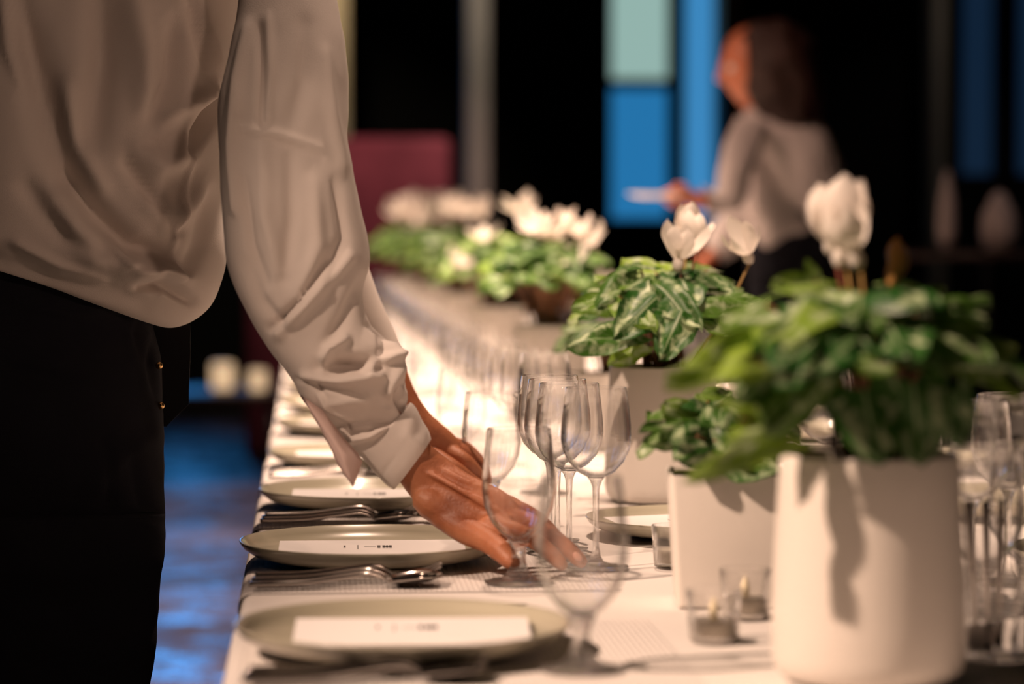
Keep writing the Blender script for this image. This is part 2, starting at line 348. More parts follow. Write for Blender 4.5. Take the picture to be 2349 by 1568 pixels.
# ================================================================== THE LONG TABLE
TX0, TX1, TY0, TY1, TZ = -.066, .975, .9, 12.3, .75
t = thing('banquet_table', 'long banquet table hidden under the white tablecloth', 'table', ((TX0 + TX1) / 2, 6.5, 0))
obj('table_top', bx(-.50, TY0 - 6.5 + .02, .71, .50, TY1 - 6.5 - .02, .744), M['wood'], t)
for k in range(8):
    for s in (-1, 1): obj('leg', bx(s * .44 - .025, -5.3 + k * 1.5, 0, s * .44 + .025, -5.25 + k * 1.5, .709), M['dkwood'], t)
def draped(x0, x1, y0, y1, z, drop, r, nx=10, ny=60, th=.0012, fold=0, rough=0, segs=6, endflat=True):
    """cloth lying on a top and hanging down both long sides with a rounded edge"""
    prof = []
    for i in range(8): prof.append((x0 - r, z - r - drop * (1 - i / 8), -1))
    for i in range(segs + 1): a = PI - i * PI / 2 / segs; prof.append((x0 + r * math.cos(a) , z - r + r * math.sin(a), 0))
    for i in range(1, nx): prof.append((x0 + (x1 - x0) * i / nx, z, 0))
    for i in range(segs + 1): a = PI/2 - i * PI / 2 / segs; prof.append((x1 + r * math.cos(a), z - r + r * math.sin(a), 0))
    for i in range(1, 9): prof.append((x1 + r, z - r - drop * i / 8, 1))
    bm = bmesh.new(); rows = []
    for j in range(ny + 1):
        y = y0 + (y1 - y0) * j / ny; row = []
        for (x, zz, s) in prof:
            d = max(0, (z - r - zz)) / max(drop, 1e-3)
            row.append(bm.verts.new((x + s * fold * d * math.sin(y * 21 + 2 * math.sin(y * 5)), y, zz + rough * noise.noise(Vector((x * 6, y * 6, 3))) * (s == 0))))
        rows.append(row)
    for a, b in zip(rows, rows[1:]):
        for i in range(len(a) - 1): bm.faces.new((a[i], a[i+1], b[i+1], b[i]))
    return bm
o = obj('tablecloth', draped(TX0 + .012, TX1 - .012, TY0, TY1, TZ, .62, .012, ny=240, fold=.02), M['cloth']); tag(o, 'white tablecloth covering the whole long banquet table', 'tablecloth')
# placemat strips across the table edge, one under each left place
def halfmat(y0, y1, z=TZ + .0009):
    bm = bmesh.new(); rows = []; x0 = TX0 + .010; r = .0130
    prof = [(x0 - r, z - r - .16 * (1 - i / 6)) for i in range(6)] + [(x0 + r * math.cos(PI - i * PI / 12), z - r + r * math.sin(PI - i * PI / 12)) for i in range(7)] + [(x0 + .36 * i / 8, z) for i in range(1, 9)]
    for j in range(13):
        y = y0 + (y1 - y0) * j / 12; rows.append([bm.verts.new((p[0], y, p[1])) for p in prof])
    for a, b in zip(rows, rows[1:]):
        for i in range(len(a) - 1): bm.faces.new((a[i], a[i+1], b[i+1], b[i]))
    return bm
# ================================================================== GLASSES
def wineglass(seg=56, gm='glass', sm='stemglass'):
    r = thing('wine_glass', 'x', 'glass')
    bowl = [(0, .0925), (.008, .0935), (.020, .100), (.030, .111), (.0355, .124), (.0368, .134), (.0362, .148), (.0345, .165), (.0318, .187), (.0312, .1876), (.0306, .187), (.0333, .165), (.0350, .148), (.0356, .134), (.0343, .1245), (.0288, .112), (.019, .1017), (.0075, .0955), (0, .0950)]
    bw = obj('bowl', lathe(bowl, seg), M[gm], r)
    stem = [(0, 0), (.0335, 0), (.0345, .0009), (.0335, .0018), (.018, .0030), (.008, .0060), (.0048, .012), (.0034, .022), (.0030, .045), (.0032, .07), (.0040, .084), (.0065, .0905), (.009, .0933), (0, .0926)]
    obj('stem', lathe(stem, max(20, seg // 2)), M[sm], r); return r
def goblet(seg=56, gm='glass', sm='stemglass'):
    r = thing('water_goblet', 'x', 'glass')
    bowl = [(0, .040), (.007, .041), (.018, .049), (.028, .061), (.0345, .076), (.0368, .092), (.0362, .110), (.0340, .132), (.0318, .153), (.0311, .1538), (.0303, .153), (.0326, .132), (.0348, .110), (.0354, .092), (.0331, .077), (.0268, .063), (.0165, .0515), (.006, .0450), (0, .0440)]
    obj('bowl', lathe(bowl, seg), M[gm], r)
    stem = [(0, 0), (.0345, 0), (.0355, .001), (.0345, .002), (.020, .0040), (.0135, .0075), (.0105, .012), (.0085, .016), (.0072, .021), (.0068, .027), (.0075, .033), (.0095, .038), (.012, .0425), (0, .0405)]
    obj('stem', lathe(stem, 12 if seg > 40 else 10), M[sm], r); return r
wg = wineglass(); gb = goblet(); wgl = wineglass(28, 'farglass', 'farglass'); gbl = goblet(28, 'farglass', 'farglass')
used = {'a': 0, 'b': 0, 'c': 0, 'd': 0}
def place(kind, loc, label, group=None, rz=0):
    root = {'a': wg, 'b': gb, 'c': wgl, 'd': gbl}[kind]
    if not used[kind]:
        used[kind] = 1; root.location = loc; root.rotation_euler = (0, 0, rz); root['label'] = label
        if group: root['group'] = group
        return root
    return dup(root, label, loc, rz, group)
ZT = TZ + .0022
def at(px, Y, z=ZT): p = W(px, 545, Y); return (p.x, Y, z)
place('b', at(1335, 2.06), 'large blurred clear goblet nearest the camera, beside the front plate', rz=.2)
place('b', at(1190, 2.585, ZT), 'clear short-stemmed goblet held between the waiter\'s fingers and thumb', rz=.3)
place('a', at(1368, 2.70), 'front clear wine glass of the overlapping row of four, right of the hand')
place('a', at(1306, 2.785), 'second wine glass from the front in the overlapping row of four')
place('a', at(1279, 2.865), 'third wine glass from the front in the overlapping row of four')
place('a', at(1261, 2.945), 'rearmost wine glass of the overlapping row of four behind the hand')
place('b', at(1127, 3.2), 'clear goblet just behind the waiter\'s other hand, left of the four wine glasses')
place('a', at(1250, 3.50), 'blurred wine glass rising directly behind the row of four wine glasses')
GL = 'blurred glasses receding down the left side of the table'
for k in range(14):
    y = 3.75 + .59 * k; rr = random.Random(k)
    if k == 0:
        place('c', (.30, 3.6, ZT), 'blurred clear wine glass in the bright rows far down the left side', GL); place('c', (.29, 3.69, ZT), 'blurred clear wine glass in the bright rows far down the left side', GL)
    place('d', (.215 + rr.uniform(-.01, .01), y + .05, ZT), 'blurred short goblet in the bright rows far down the left side', GL + ', goblets')
    for j in range(4 if k < 9 else 2):
        place('c', (.295 - .008 * j, y + .18 + .078 * j, ZT), 'blurred clear wine glass in the bright rows far down the left side', GL)
place('a', at(2236, 2.45), 'taller clear wine glass just right of the big front flower pot')
place('a', at(2318, 2.55), 'taller clear wine glass by the photo\'s right edge, behind the goblets')
place('b', at(2262, 2.345), 'short clear goblet right of the big front flower pot, above the cutlery tumbler')
place('b', at(2362, 2.37), 'short clear goblet cut by the right edge of the photo')
GR = 'glasses along the far right side behind the flower pots'
for k in range(7):
    y = 3.0 + .59 * k
    place('d', (.70, y, ZT), 'clear short goblet on the right side of the table behind the potted plants', GR + ', goblets')
    for j in range(2): place('c', (.625 + .01 * j, y + .11 + .08 * j, ZT), 'clear wine glass on the right side of the table behind the potted plants', GR)
# ================================================================== PLATES, CARDS, CUTLERY
def plate_mesh():
    p = [(0, 0), (.080, 0), (.084, .001), (.090, .0028), (.112, .006), (.127, .0105), (.1355, .0165), (.1395, .0225), (.1400, .0240), (.1390, .0247), (.1365, .0238), (.1330, .0180), (.126, .0125), (.118, .0092), (.100, .0082), (0, .0080)]
    return lathe(p, 96)
pl = obj('dinner_plate', plate_mesh(), M['plate']); pl_used = 0
def plate(x, y, label, group=None, s=1, z=ZT):
    global pl_used
    if not pl_used: pl_used = 1; o = pl
    else: o = pl.copy(); C.objects.link(o)
    o.location = (x, y, z); o.scale = (s, s, s); tag(o, label, 'plate', group)
    if not group and 'group' in o: del o['group']
    return o
def card_thing(label, x, y, rz, group=None, z=ZT + .0085):
    r = thing('menu_card', label, 'card', (x, y, z), rz, group)
    bm = bmesh.new(); w_, h_ = .0985, .050; n = 12
    for (z0, z1) in ((.0006, .0), (.0095, .0016)):         # two leaves joined at the near fold
        top = []; bot = []
        for i in range(n + 1):
            t = i / n; y_ = h_ - 2 * h_ * t; zz = z0 + (z1 - z0) * t
            top.append([bm.verts.new((sx * w_, y_, zz + .0005)) for sx in (-1, 1)]); bot.append([bm.verts.new((sx * w_, y_, zz)) for sx in (-1, 1)])
        for a in (top, bot):
            for p, q in zip(a, a[1:]): bm.faces.new((p[0], p[1], q[1], q[0]))
        for sx in (0, 1):
            for i in range(n): bm.faces.new((top[i][sx], top[i+1][sx], bot[i+1][sx], bot[i][sx]))
        for i in (0, n): bm.faces.new((top[i][0], top[i][1], bot[i][1], bot[i][0]))
    obj('card', bm, M['card'], r, smooth=False)
    bm = bmesh.new()
    def mark(u0, u1, v0, v1):
        def zz(v): return .0016 + .0079 * ((h_ + v) / (2 * h_)) + .0008
        vs = [bm.verts.new((u, v, zz(v))) for u, v in ((u0, v0), (u1, v0), (u1, v1), (u0, v1))]; bm.faces.new(vs)
    mark(-.030, -.028, .008, .020); mark(-.0155, -.0145, .000, .022)
    mark(-.008, .004, .012, .0135)
    for u, d in ((.0055, .0035), (.011, .003), (.0148, .0022), (.018, .003)): mark(u, u + d, .006, .020)
    mark(.011, .021, .011, .015)
    obj('printed_logo', bm, M['ink'], r, smooth=False); return r
def strip(bm, secs, m=8, z0=0, arc=None):
    """secs: (x, y, z, half width, thickness, dish)"""
    R = []
    for (x, y, z, hw_, th, dish) in secs:
        top = [bm.verts.new((x, y + hw_ * s, z + dish * (s * s) + th / 2 * (1 - abs(s) ** 3))) for s in [i / m * 2 - 1 for i in range(m + 1)]]
        bot = [bm.verts.new((x, y + hw_ * s, z + dish * (s * s) - th / 2 * (1 - abs(s) ** 3))) for s in [1 - i / m * 2 for i in range(m + 1)]][1:-1]
        R.append(top + bot)
    k = len(R[0])
    for a, b in zip(R, R[1:]):
        for i in range(k): bm.faces.new((a[i], a[(i+1) % k], b[(i+1) % k], b[i]))
    bm.faces.new(R[0]); bm.faces.new(R[-1]); return bm
def handle_secs(): return [(0, 0, .003, .0048, .0046, 0), (.002, 0, .003, .0056, .0056, 0), (.05, 0, .0036, .0052, .0056, 0), (.09, 0, .008, .0040, .0050, 0), (.115, 0, .0105, .0030, .0044, 0), (.128, 0, .0075, .0036, .0036, 0)]
def fork_bm():
    bm = bmesh.new(); s = handle_secs() + [(.134, 0, .003, .008, .0024, .001), (.142, 0, .0015, .0115, .002, .002), (.150, 0, .0015, .012, .002, .002)]
    strip(bm, smoothpts(s, 34))
    for k in range(4):
        y = -.0096 + k * .0064; z = .0018 + (abs(y) / .012) ** 2 * .0015
        strip(bm, smoothpts([(.148, y, z, .0017, .0019, 0), (.160, y, z + .0012, .0015, .0017, 0), (.174, y, z + .005, .0013, .0015, 0), (.185, y, z + .0105, .0008, .0010, 0)], 10), 3)
    return bm
def spoon_bm():
    bm = bmesh.new(); s = handle_secs() + [(.134, 0, .003, .007, .0018, .001), (.143, 0, .001, .0140, .0013, .005), (.156, 0, .0005, .0185, .0012, .0075), (.168, 0, .0015, .0182, .0012, .0075), (.179, 0, .004, .0130, .0012, .004), (.1865, 0, .0065, .003, .001, .0003)]
    strip(bm, smoothpts(s, 44), 12); return bm
def knife_bm():
    bm = bmesh.new(); s = [(0, 0, .002, .004, .003, 0), (.003, 0, .003, .0048, .005, 0), (.06, 0, .003, .005, .0055, 0), (.105, 0, .003, .0042, .005, 0), (.110, 0, .003, .007, .0022, 0), (.15, 0, .003, .0095, .0018, 0), (.19, 0, .003, .0085, .0014, 0), (.207, -.003, .003, .004, .001, 0), (.210, -.005, .003, .0008, .0006, 0)]
    strip(bm, smoothpts(s, 40), 4); return bm
cut = {'fork': obj('fork', fork_bm(), M['steel']), 'spoon': obj('spoon', spoon_bm(), M['steel']), 'knife': obj('knife', knife_bm(), M['steel'])}
cut_used = {k: 0 for k in cut}
def cutlery(kind, loc, rz, label, group=None, rot=None):
    o = cut[kind]
    if cut_used[kind]: o = o.copy(); C.objects.link(o)
    cut_used[kind] = 1; o.location = loc; o.rotation_euler = rot or (0, 0, rz); tag(o, label, kind, group)
    if not group and 'group' in o: del o['group']
    return o
ZC = ZT + .0025
setts = [(.0775, 2.165), (.066, 2.765), (.076, 3.34), (.078, 3.94), (.080, 4.60)]
words = ['nearest', 'second nearest', 'third nearest', 'fourth nearest', 'fifth nearest']
desc = ['in the blurred foreground', 'under the waiter\'s reaching hand', 'below the dangling cuff', 'mostly hidden behind the sleeve', 'just below the sleeve\'s elbow']
for i, (x, y) in enumerate(setts):
    o = obj('placemat', halfmat(y - .235, y + .165), M['mat']); tag(o, 'ribbed white placemat hanging over the table edge under the %s plate' % words[i], 'placemat')
    plate(x, y, 'sage glazed round dinner plate, %s of the left row, %s' % (words[i], desc[i]))
    card_thing('white folded menu card with small grey print on the %s left plate' % words[i], x + (.0 if i else .008), y + (.01 if i == 0 else -.012), -.02 * (i != 1) - .015)
GP = 'plates farther down the table'
for k in range(9): plate(.08, 5.2 + .6 * k, 'sage dinner plate in the blurred rows far down the left table edge', GP)
for k in range(9): card_thing('white menu card on a blurred plate far down the left table edge', .08, 5.21 + .6 * k, 0, 'cards farther down the table')
for k in range(6): plate(.86, 2.6 + .6 * k if k else 2.62, 'sage dinner plate along the right side of the table behind the pots', GP + ', right side')
# platter in the middle
plate(.444, 2.99, 'round serving plate in the table centre behind the square flower pot', s=.90)
card_thing('white menu card on the round serving plate in the table centre', .45, 3.0, .3, z=ZT + .0078)
# cutlery per setting
for i, (x, y) in enumerate(setts[:4]):
    Y0 = y - .395 if i else y - .20
    Y0 = y - .335
    kinds = ['fork', 'fork', 'spoon', 'spoon']
    n = words[i]
    pos = ['rearmost of four', 'second from the rear', 'third from the rear', 'frontmost of four']
    x0 = -.052 if i else -.045
    for j, kd in enumerate(kinds):
        yy = y - .155 - .020 * j if i else y - .128 - .014 * j
        cutlery(kd, (x0 - .0015 * j, yy - .0, ZC + (.0 if j % 2 else .0015)), .05 + .012 * j, 'steel %s before the %s left plate, %s' % (kd, n, pos[j]))
cutlery('knife', (-.01, 2.39, ZC), .02, 'steel knife with bright blade lying just behind the nearest left plate')
for k in range(6):
    for j, kd in enumerate(['fork', 'spoon']):
        cutlery(kd, (-.04, 4.42 + .6 * k + .62 - .03 * j - .15, ZC), .05, 'blurred steel %s between plates far down the left edge' % kd, 'cutlery farther down the table, %ss' % kd)
# tumbler with cutlery at lower right
px_, py_ = W(2296, 545, 2.085).x, 2.085
r = thing('glass_tumbler', 'clear glass tumbler of upright cutlery right of the big front pot', 'tumbler', (px_, py_, ZT))
obj('tumbler_wall', lathe([(0, 0), (.027, 0), (.0285, .001), (.031, .075), (.0305, .0757), (.0298, .075), (.0272, .006), (0, .0055)], 40), M['glass'], r)
for j, (dx, dy, lean, kd) in enumerate([(-.020, -.008, -.06, 'a'), (-.009, -.004, -.03, 'a'), (.003, .004, .0, 'b'), (.014, -.004, .04, 'b'), (.0, .014, .30, 'a')]):
    bm = bmesh.new(); secs = [(0, 0, 0, .0038, .0026, 0), (.003, 0, 0, .0046, .003, 0), (.06, 0, 0, .0044, .003, 0), (.094, 0, 0, .003, .0028, 0), (.1, 0, 0, .006, .002, 0), (.112, 0, 0, .008, .0016, 0.002), (.122, 0, 0, .004, .0014, 0)]
    strip(bm, smoothpts(secs, 24), 5)
    for v in bm.verts: v.co = Vector((v.co.y, v.co.z, .116 - v.co.x))
    o = obj('teaspoon', bm, M['steel']); o.location = (px_ + dx * (1 if j < 4 else 1), py_ + dy, ZT + .0125 + (0 if j < 4 else -.006)); o.rotation_euler = (0, lean, .3 * j)
    tag(o, 'steel teaspoon standing handle-up in the tumbler, %s' % ['leftmost of five', 'second from the left of five', 'middle of the upright ones', 'rightmost upright one', 'leaning across the others'][j], 'teaspoon')
# tealights
tl = None
for (p, Y, lab) in [(1712, 2.335, 'small clear tealight glass with white electric candle beside the square pot'), (1548, 2.70, 'small clear tealight glass half hidden behind the square pot\'s left corner'), (1640, 2.20, 'blurred low tealight glass in front of the square pot')]:
    if tl is None:
        tl = thing('tealight_holder', lab, 'tealight', at(p, Y))
        obj('glass_cup', lathe([(0, 0), (.019, 0), (.021, .001), (.0238, .043), (.0234, .0436), (.0228, .043), (.0198, .004), (0, .0035)], 40), M['glass'], tl)
        c = obj('candle', lathe([(0, .0045), (.0165, .0045), (.0175, .006), (.0175, .017), (.0165, .018), (.004, .0175), (0, .0175)], 32), M['wax'], tl)
        obj('flame_tip', lathe([(0, .0176), (.003, .0178), (.0042, .022), (.0040, .028), (.0022, .034), (0, .037)], 16), M['flame'], c)
    else: dup(tl, lab, at(p, Y))
# ================================================================== CYCLAMEN
def leaf(bm, uvl, tone_l, base, d, up, L, wd, tone, rng, droop=.35, cup=.22):
    d = d.normalized(); side = d.cross(up).normalized(); nrm = side.cross(d).normalized(); nu, nv = 9, 8; G = []
    ph = rng.uniform(0, 6.28); curl = rng.uniform(-.1, .25)
    for i in range(nu + 1):
        u = i / nu; row = []
        hwid = wd * (math.sin(PI * min(1, (u * .90 + .10)) ** .58) ** .62) * (1 if i < nu else .04)
        for j in range(nv + 1):
            v = j / nv * 2 - 1
            x = L * (u - .34 * (1 - u) ** 3 * abs(v) ** 1.2); y = hwid * v * (1 + .05 * math.sin(j * 2.9 + i * 1.9))
            z = -droop * L * u * u * .8 - cup * abs(v) ** 1.6 * hwid + curl * wd * v * u + .07 * L * math.sin(6 * u + ph + 3 * v) + .05 * L * math.sin(7 * v + ph)
            row.append((bm.verts.new(base + d * x + side * y + nrm * z), u, v))
        G.append(row)
    for i in range(nu):
        for j in range(nv):
            q = (G[i][j], G[i][j+1], G[i+1][j+1], G[i+1][j]); f = bm.faces.new([a[0] for a in q])
            for lp, a in zip(f.loops, q): lp[uvl].uv = (a[1], a[2]); lp[tone_l] = (tone, tone, tone, 1)
def flower_bm(h=.050, wd=.0105, splay=.25, n=5, seed=0):
    rng = random.Random(seed); bm = bmesh.new()
    for k in range(n):
        a = 2*PI*k/n + rng.uniform(-.25, .25); sp_ = splay * rng.uniform(.5, 1.35); hh = h * rng.uniform(.88, 1.1); tw = rng.uniform(-.7, .7); G = []
        rd = Vector((math.cos(a), math.sin(a), 0)); td = Vector((-math.sin(a), math.cos(a), 0))
        for i in range(10):
            u = i / 9; wdt = wd * (.28 + .95 * math.sin(PI * min(1, u * .95 + .02) ** 1.15) ** .8) * (1 if i < 9 else .25); row = []
            c = rd * (.003 + hh * (sp_ * u * 1.1 + .16 * math.sin(PI * u))) + Vector((0, 0, .004 + hh * u * (1 - .10 * sp_)))
            tt = td * math.cos(tw * u) + rd * math.sin(tw * u)
            for j in range(6):
                v = j / 5 * 2 - 1; row.append(bm.verts.new(c + tt * wdt * v - rd * (wdt * .28 * v * v) + Vector((0, 0, -.10 * wdt * v * v + .0012 * math.sin(9 * u + 4 * v)))))
            G.append(row)
        for i in range(9):
            for j in range(5): bm.faces.new((G[i][j], G[i][j+1], G[i+1][j+1], G[i+1][j]))
    lathe([(0, -.010), (.004, -.009), (.0066, -.004), (.0062, .002), (.0045, .006), (0, .007)], 12, bm); return bm
fl_me = []
for s, (h, wd, sp_) in enumerate([(.050, .0125, .18), (.040, .0085, .50), (.036, .0080, .75), (.034, .0095, .95)]):
    me = bpy.data.meshes.new('flower'); b_ = flower_bm(h, wd, sp_, seed=s + 3); b_.to_mesh(me); b_.free(); me.materials.append(M['petal'])
    me.polygons.foreach_set('use_smooth', [True] * len(me.polygons)); fl_me.append(me)
def round_pot_bm():
    p = [(0, .0), (.058, .0), (.068, .003), (.0735, .010), (.0755, .020), (.0755, .045), (.0735, .10), (.0705, .150), (.0690, .174), (.0685, .1758), (.0675, .176), (.0665, .1752), (.066, .172), (.066, .155), (0, .155)]
    return lathe(p, 80)
def square_pot_bm():
    bm = bmesh.new(); R = []
    def sq(hw_, z, r=.006):
        vs = []
        for cx, cy, a0 in ((1, 1, 0), (-1, 1, 90), (-1, -1, 180), (1, -1, 270)):
            for k in range(5): a = math.radians(a0 + k * 22.5); vs.append(bm.verts.new((cx * (hw_ - r) + r * math.cos(a), cy * (hw_ - r) + r * math.sin(a), z)))
        return vs
    for hw_, z in ((.046, 0), (.0475, .001), (.0545, .1215), (.0543, .1228), (.0538, .123), (.0512, .123), (.0508, .1225), (.0505, .108)): R.append(sq(hw_, z))
    for a, b in zip(R, R[1:]):
        for i in range(20): bm.faces.new((a[i], a[(i+1) % 20], b[(i+1) % 20], b[i]))
    bm.faces.new(R[0]); bm.faces.new(R[-1]); return bm
rp_me = sp_me = None
def plant(name, label, x, y, kind='round', seed=1, nleaf=34, hand=(), flowers=(), spread=.125, height=.125, leafL=.056, dark=.35, rz=0, group=None, extra=None, leafm='leaf', lowcut=0, tone_hi=1.0):
    """hand: leaves seen in the photo (base px, base py, base Y, tip px, tip py, tip Y, half width m, tone, facing); flowers: (px, py of base, Y, tilt x, tilt y, mesh, scale)"""
    global rp_me, sp_me
    r = thing(name, label, 'potted plant', (x, y, ZT), 0, group); rng = random.Random(seed); O = Vector((x, y, ZT)); lowcut = lowcut or (.3 if not hand else 0); top = .155 if kind == 'round' else .110
    if kind == 'round':
        p = obj('pot', round_pot_bm(), M['pot'], r) if rp_me is None else obj('pot', None, None, r, data=rp_me); rp_me = p.data
        obj('soil', lathe([(0, top + .001), (.0655, top + .001), (.0650, top + .004), (.04, top + .009), (0, top + .012)], 32), M['soil'], r); pr = .06
    else:
        p = obj('pot', square_pot_bm(), M['pot'], r) if sp_me is None else obj('pot', None, None, r, data=sp_me); sp_me = p.data; edge_split(p, 30); p.rotation_euler.z = rz
        s = obj('moss', bx(-.050, -.050, top - .001, .050, .050, top + .010, bev=.006), M['moss'], r); s.rotation_euler.z = rz; pr = .045
        b2 = s.data; 
    bm = bmesh.new(); uvl = bm.loops.layers.uv.new('UVMap'); tl_ = bm.loops.layers.float_color.new('tone'); st = bmesh.new()
    def stalk(q, rr=.0016, bmx=None):
        a = rng.uniform(0, 6.28); b0 = Vector((pr * .55 * rng.random() * math.cos(a), pr * .55 * rng.random() * math.sin(a), top + .002))
        mid = b0.lerp(q, .55) + Vector((0, 0, (q.z - b0.z) * .18)) - Vector((q.x, q.y, 0)) * .12
        tube(bmx or st, [(*b0, rr * 1.3), (*mid, rr * 1.2), (*q, rr)], 8, 6)
    for (bx_, by_, bY, tx_, ty_, tY, wd_, tone, fc) in hand:
        A = W(bx_, by_, bY) - O; B = W(tx_, ty_, tY) - O; d = B - A
        up = Vector((0, -fc, 1 - abs(fc) * .8))
        if abs(d.normalized().dot(up.normalized())) > .95: up = Vector((0, -1, .15))
        leaf(bm, uvl, tl_, A, d, up, d.length * 1.05, wd_, tone, rng, .15); stalk(A)
    for k in range(nleaf):
        t = (k + .5) / nleaf; ph = k * 2.39996 + seed; rad = spread * math.sqrt(t) * rng.uniform(.82, 1.0) * .78
        t *= 1 - lowcut; hgt = top + .035 + height * (1 - .75 * t ** 1.4) * rng.uniform(.85, 1.05); L = leafL * rng.uniform(.75, 1.15)
        hgt = max(hgt, top + .03)
        dr = Vector((math.cos(ph), math.sin(ph), 0)); A = dr * rad + Vector((0, 0, hgt))
        d = (dr + Vector((rng.uniform(-.4, .4), rng.uniform(-.4, .4), rng.uniform(-.15, .25) - .55 * t)))
        up = Vector((0, 0, 1)) + dr * (.25 + .55 * t) + Vector((rng.uniform(-.3, .3), rng.uniform(-.3, .3), 0))
        tone = rng.random() ** 2 * .75 * tone_hi if rng.random() > dark else rng.random() * .12
        leaf(bm, uvl, tl_, A, d, up, L, L * rng.uniform(.50, .66), tone, rng, rng.uniform(.2, .5)); stalk(A + d * .0)
    bmesh.ops.recalc_face_normals(st, faces=st.faces)
    obj('foliage', bm, M[leafm], r); obj('stalk_cluster', st, M['stalk'], r)
    for (fx, fy, fY, tx_, ty_, mi, sc) in flowers:
        q = W(fx, fy, fY) - O; f = obj('flower', None, None, r, data=fl_me[mi]); f.location = q; f.rotation_euler = (tx_, ty_, rng.uniform(0, 6)); f.scale = (sc,) * 3
        bmf = bmesh.new(); b0 = Vector((q.x * .25, q.y * .25, top + .003)); hk = q + Vector((.004, 0, -.006))
        inv = None; pts = [(*b0, .0019), (*(b0.lerp(hk, .6) + Vector((.004, .002, 0))), .0017), (*hk, .0015)]
        tube(bmf, pts, 10, 6)
        obj('flower_stalk', bmf, M['rstalk'] if (mi + int(fx)) % 2 else M['ystalk'], r)
    if extra:                                            # dry brown bud
        ex, ey, eY, ex2, ey2 = extra; A, B = W(ex, ey, eY) - O, W(ex2, ey2, eY) - O; bb = bmesh.new()
        m_ = A.lerp(B, .5); tube(bb, [(*A, .003), (*A.lerp(B, .25), .0062), (*(m_ + Vector((.003, 0, 0))), .0085), (*A.lerp(B, .8), .0072), (*B, .001)], 16, 10)
        tube(bb, [(*(A * .35 + Vector((0, 0, top * .65))), .002), (*A, .0028)], 4, 6); obj('dry_bud', bb, M['bud'], r)
    return r
# front big plant (2.02 m): leaves read off the photograph
Yf = 2.02
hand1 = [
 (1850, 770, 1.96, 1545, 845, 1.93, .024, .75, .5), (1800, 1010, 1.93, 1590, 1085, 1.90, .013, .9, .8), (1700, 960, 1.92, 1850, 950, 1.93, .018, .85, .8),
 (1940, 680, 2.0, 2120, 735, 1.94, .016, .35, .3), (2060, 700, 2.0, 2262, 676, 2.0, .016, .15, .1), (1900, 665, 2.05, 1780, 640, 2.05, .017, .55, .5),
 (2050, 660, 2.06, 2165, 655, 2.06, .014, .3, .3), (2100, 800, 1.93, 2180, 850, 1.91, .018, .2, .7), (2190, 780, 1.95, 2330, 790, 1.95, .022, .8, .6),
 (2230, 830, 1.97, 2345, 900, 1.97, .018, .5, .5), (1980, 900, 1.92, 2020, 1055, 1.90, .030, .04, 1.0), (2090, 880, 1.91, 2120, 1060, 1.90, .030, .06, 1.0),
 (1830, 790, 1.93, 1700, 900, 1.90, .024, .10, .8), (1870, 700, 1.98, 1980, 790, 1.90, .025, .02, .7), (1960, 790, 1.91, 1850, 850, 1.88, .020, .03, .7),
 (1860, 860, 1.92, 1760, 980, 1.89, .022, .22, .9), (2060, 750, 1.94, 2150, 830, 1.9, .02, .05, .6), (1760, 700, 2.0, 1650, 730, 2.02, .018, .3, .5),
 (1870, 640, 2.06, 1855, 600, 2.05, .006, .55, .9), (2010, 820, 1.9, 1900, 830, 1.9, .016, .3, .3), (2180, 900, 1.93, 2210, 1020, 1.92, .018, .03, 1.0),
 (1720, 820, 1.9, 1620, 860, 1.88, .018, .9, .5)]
plant('potted_cyclamen', 'large blurred white cyclamen in a round white pot nearest the camera at right', .434, 2.0, seed=4, nleaf=22, hand=hand1, spread=.115, height=.11, dark=.55, lowcut=.5,
      flowers=[(1930, 583, 2.03, .0, -.12, 0, 1.10), (1963, 590, 2.00, .1, .35, 1, .95), (1905, 560, 2.05, -.1, -.1, 0, .85)], extra=(2045, 660, 2.03, 2060, 545))
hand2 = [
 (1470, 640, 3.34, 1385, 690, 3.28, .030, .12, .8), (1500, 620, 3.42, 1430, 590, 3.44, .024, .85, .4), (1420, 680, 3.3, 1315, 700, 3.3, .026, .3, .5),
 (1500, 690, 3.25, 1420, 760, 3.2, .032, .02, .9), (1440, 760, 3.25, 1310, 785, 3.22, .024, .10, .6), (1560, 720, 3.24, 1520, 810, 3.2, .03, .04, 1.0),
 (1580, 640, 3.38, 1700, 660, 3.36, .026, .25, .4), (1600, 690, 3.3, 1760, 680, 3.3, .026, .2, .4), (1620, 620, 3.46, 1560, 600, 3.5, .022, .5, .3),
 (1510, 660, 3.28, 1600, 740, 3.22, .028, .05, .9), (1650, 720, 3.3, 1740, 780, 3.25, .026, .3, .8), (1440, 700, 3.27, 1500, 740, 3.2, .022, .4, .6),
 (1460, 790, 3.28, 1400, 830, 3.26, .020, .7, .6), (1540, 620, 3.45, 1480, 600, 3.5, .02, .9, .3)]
plant('potted_cyclamen', 'white cyclamen with silver-veined leaves in the second round white pot, behind the square pot', .461, 3.39, seed=9, nleaf=24, hand=hand2, dark=.55, lowcut=.35, height=.115,
      flowers=[(1556, 603, 3.33, .15, -.10, 1, 1.15), (1588, 560, 3.42, .1, .50, 1, 1.0), (1568, 545, 3.45, 0, -.15, 0, .85), (1715, 588, 3.4, .3, -.65, 1, 1.15)])
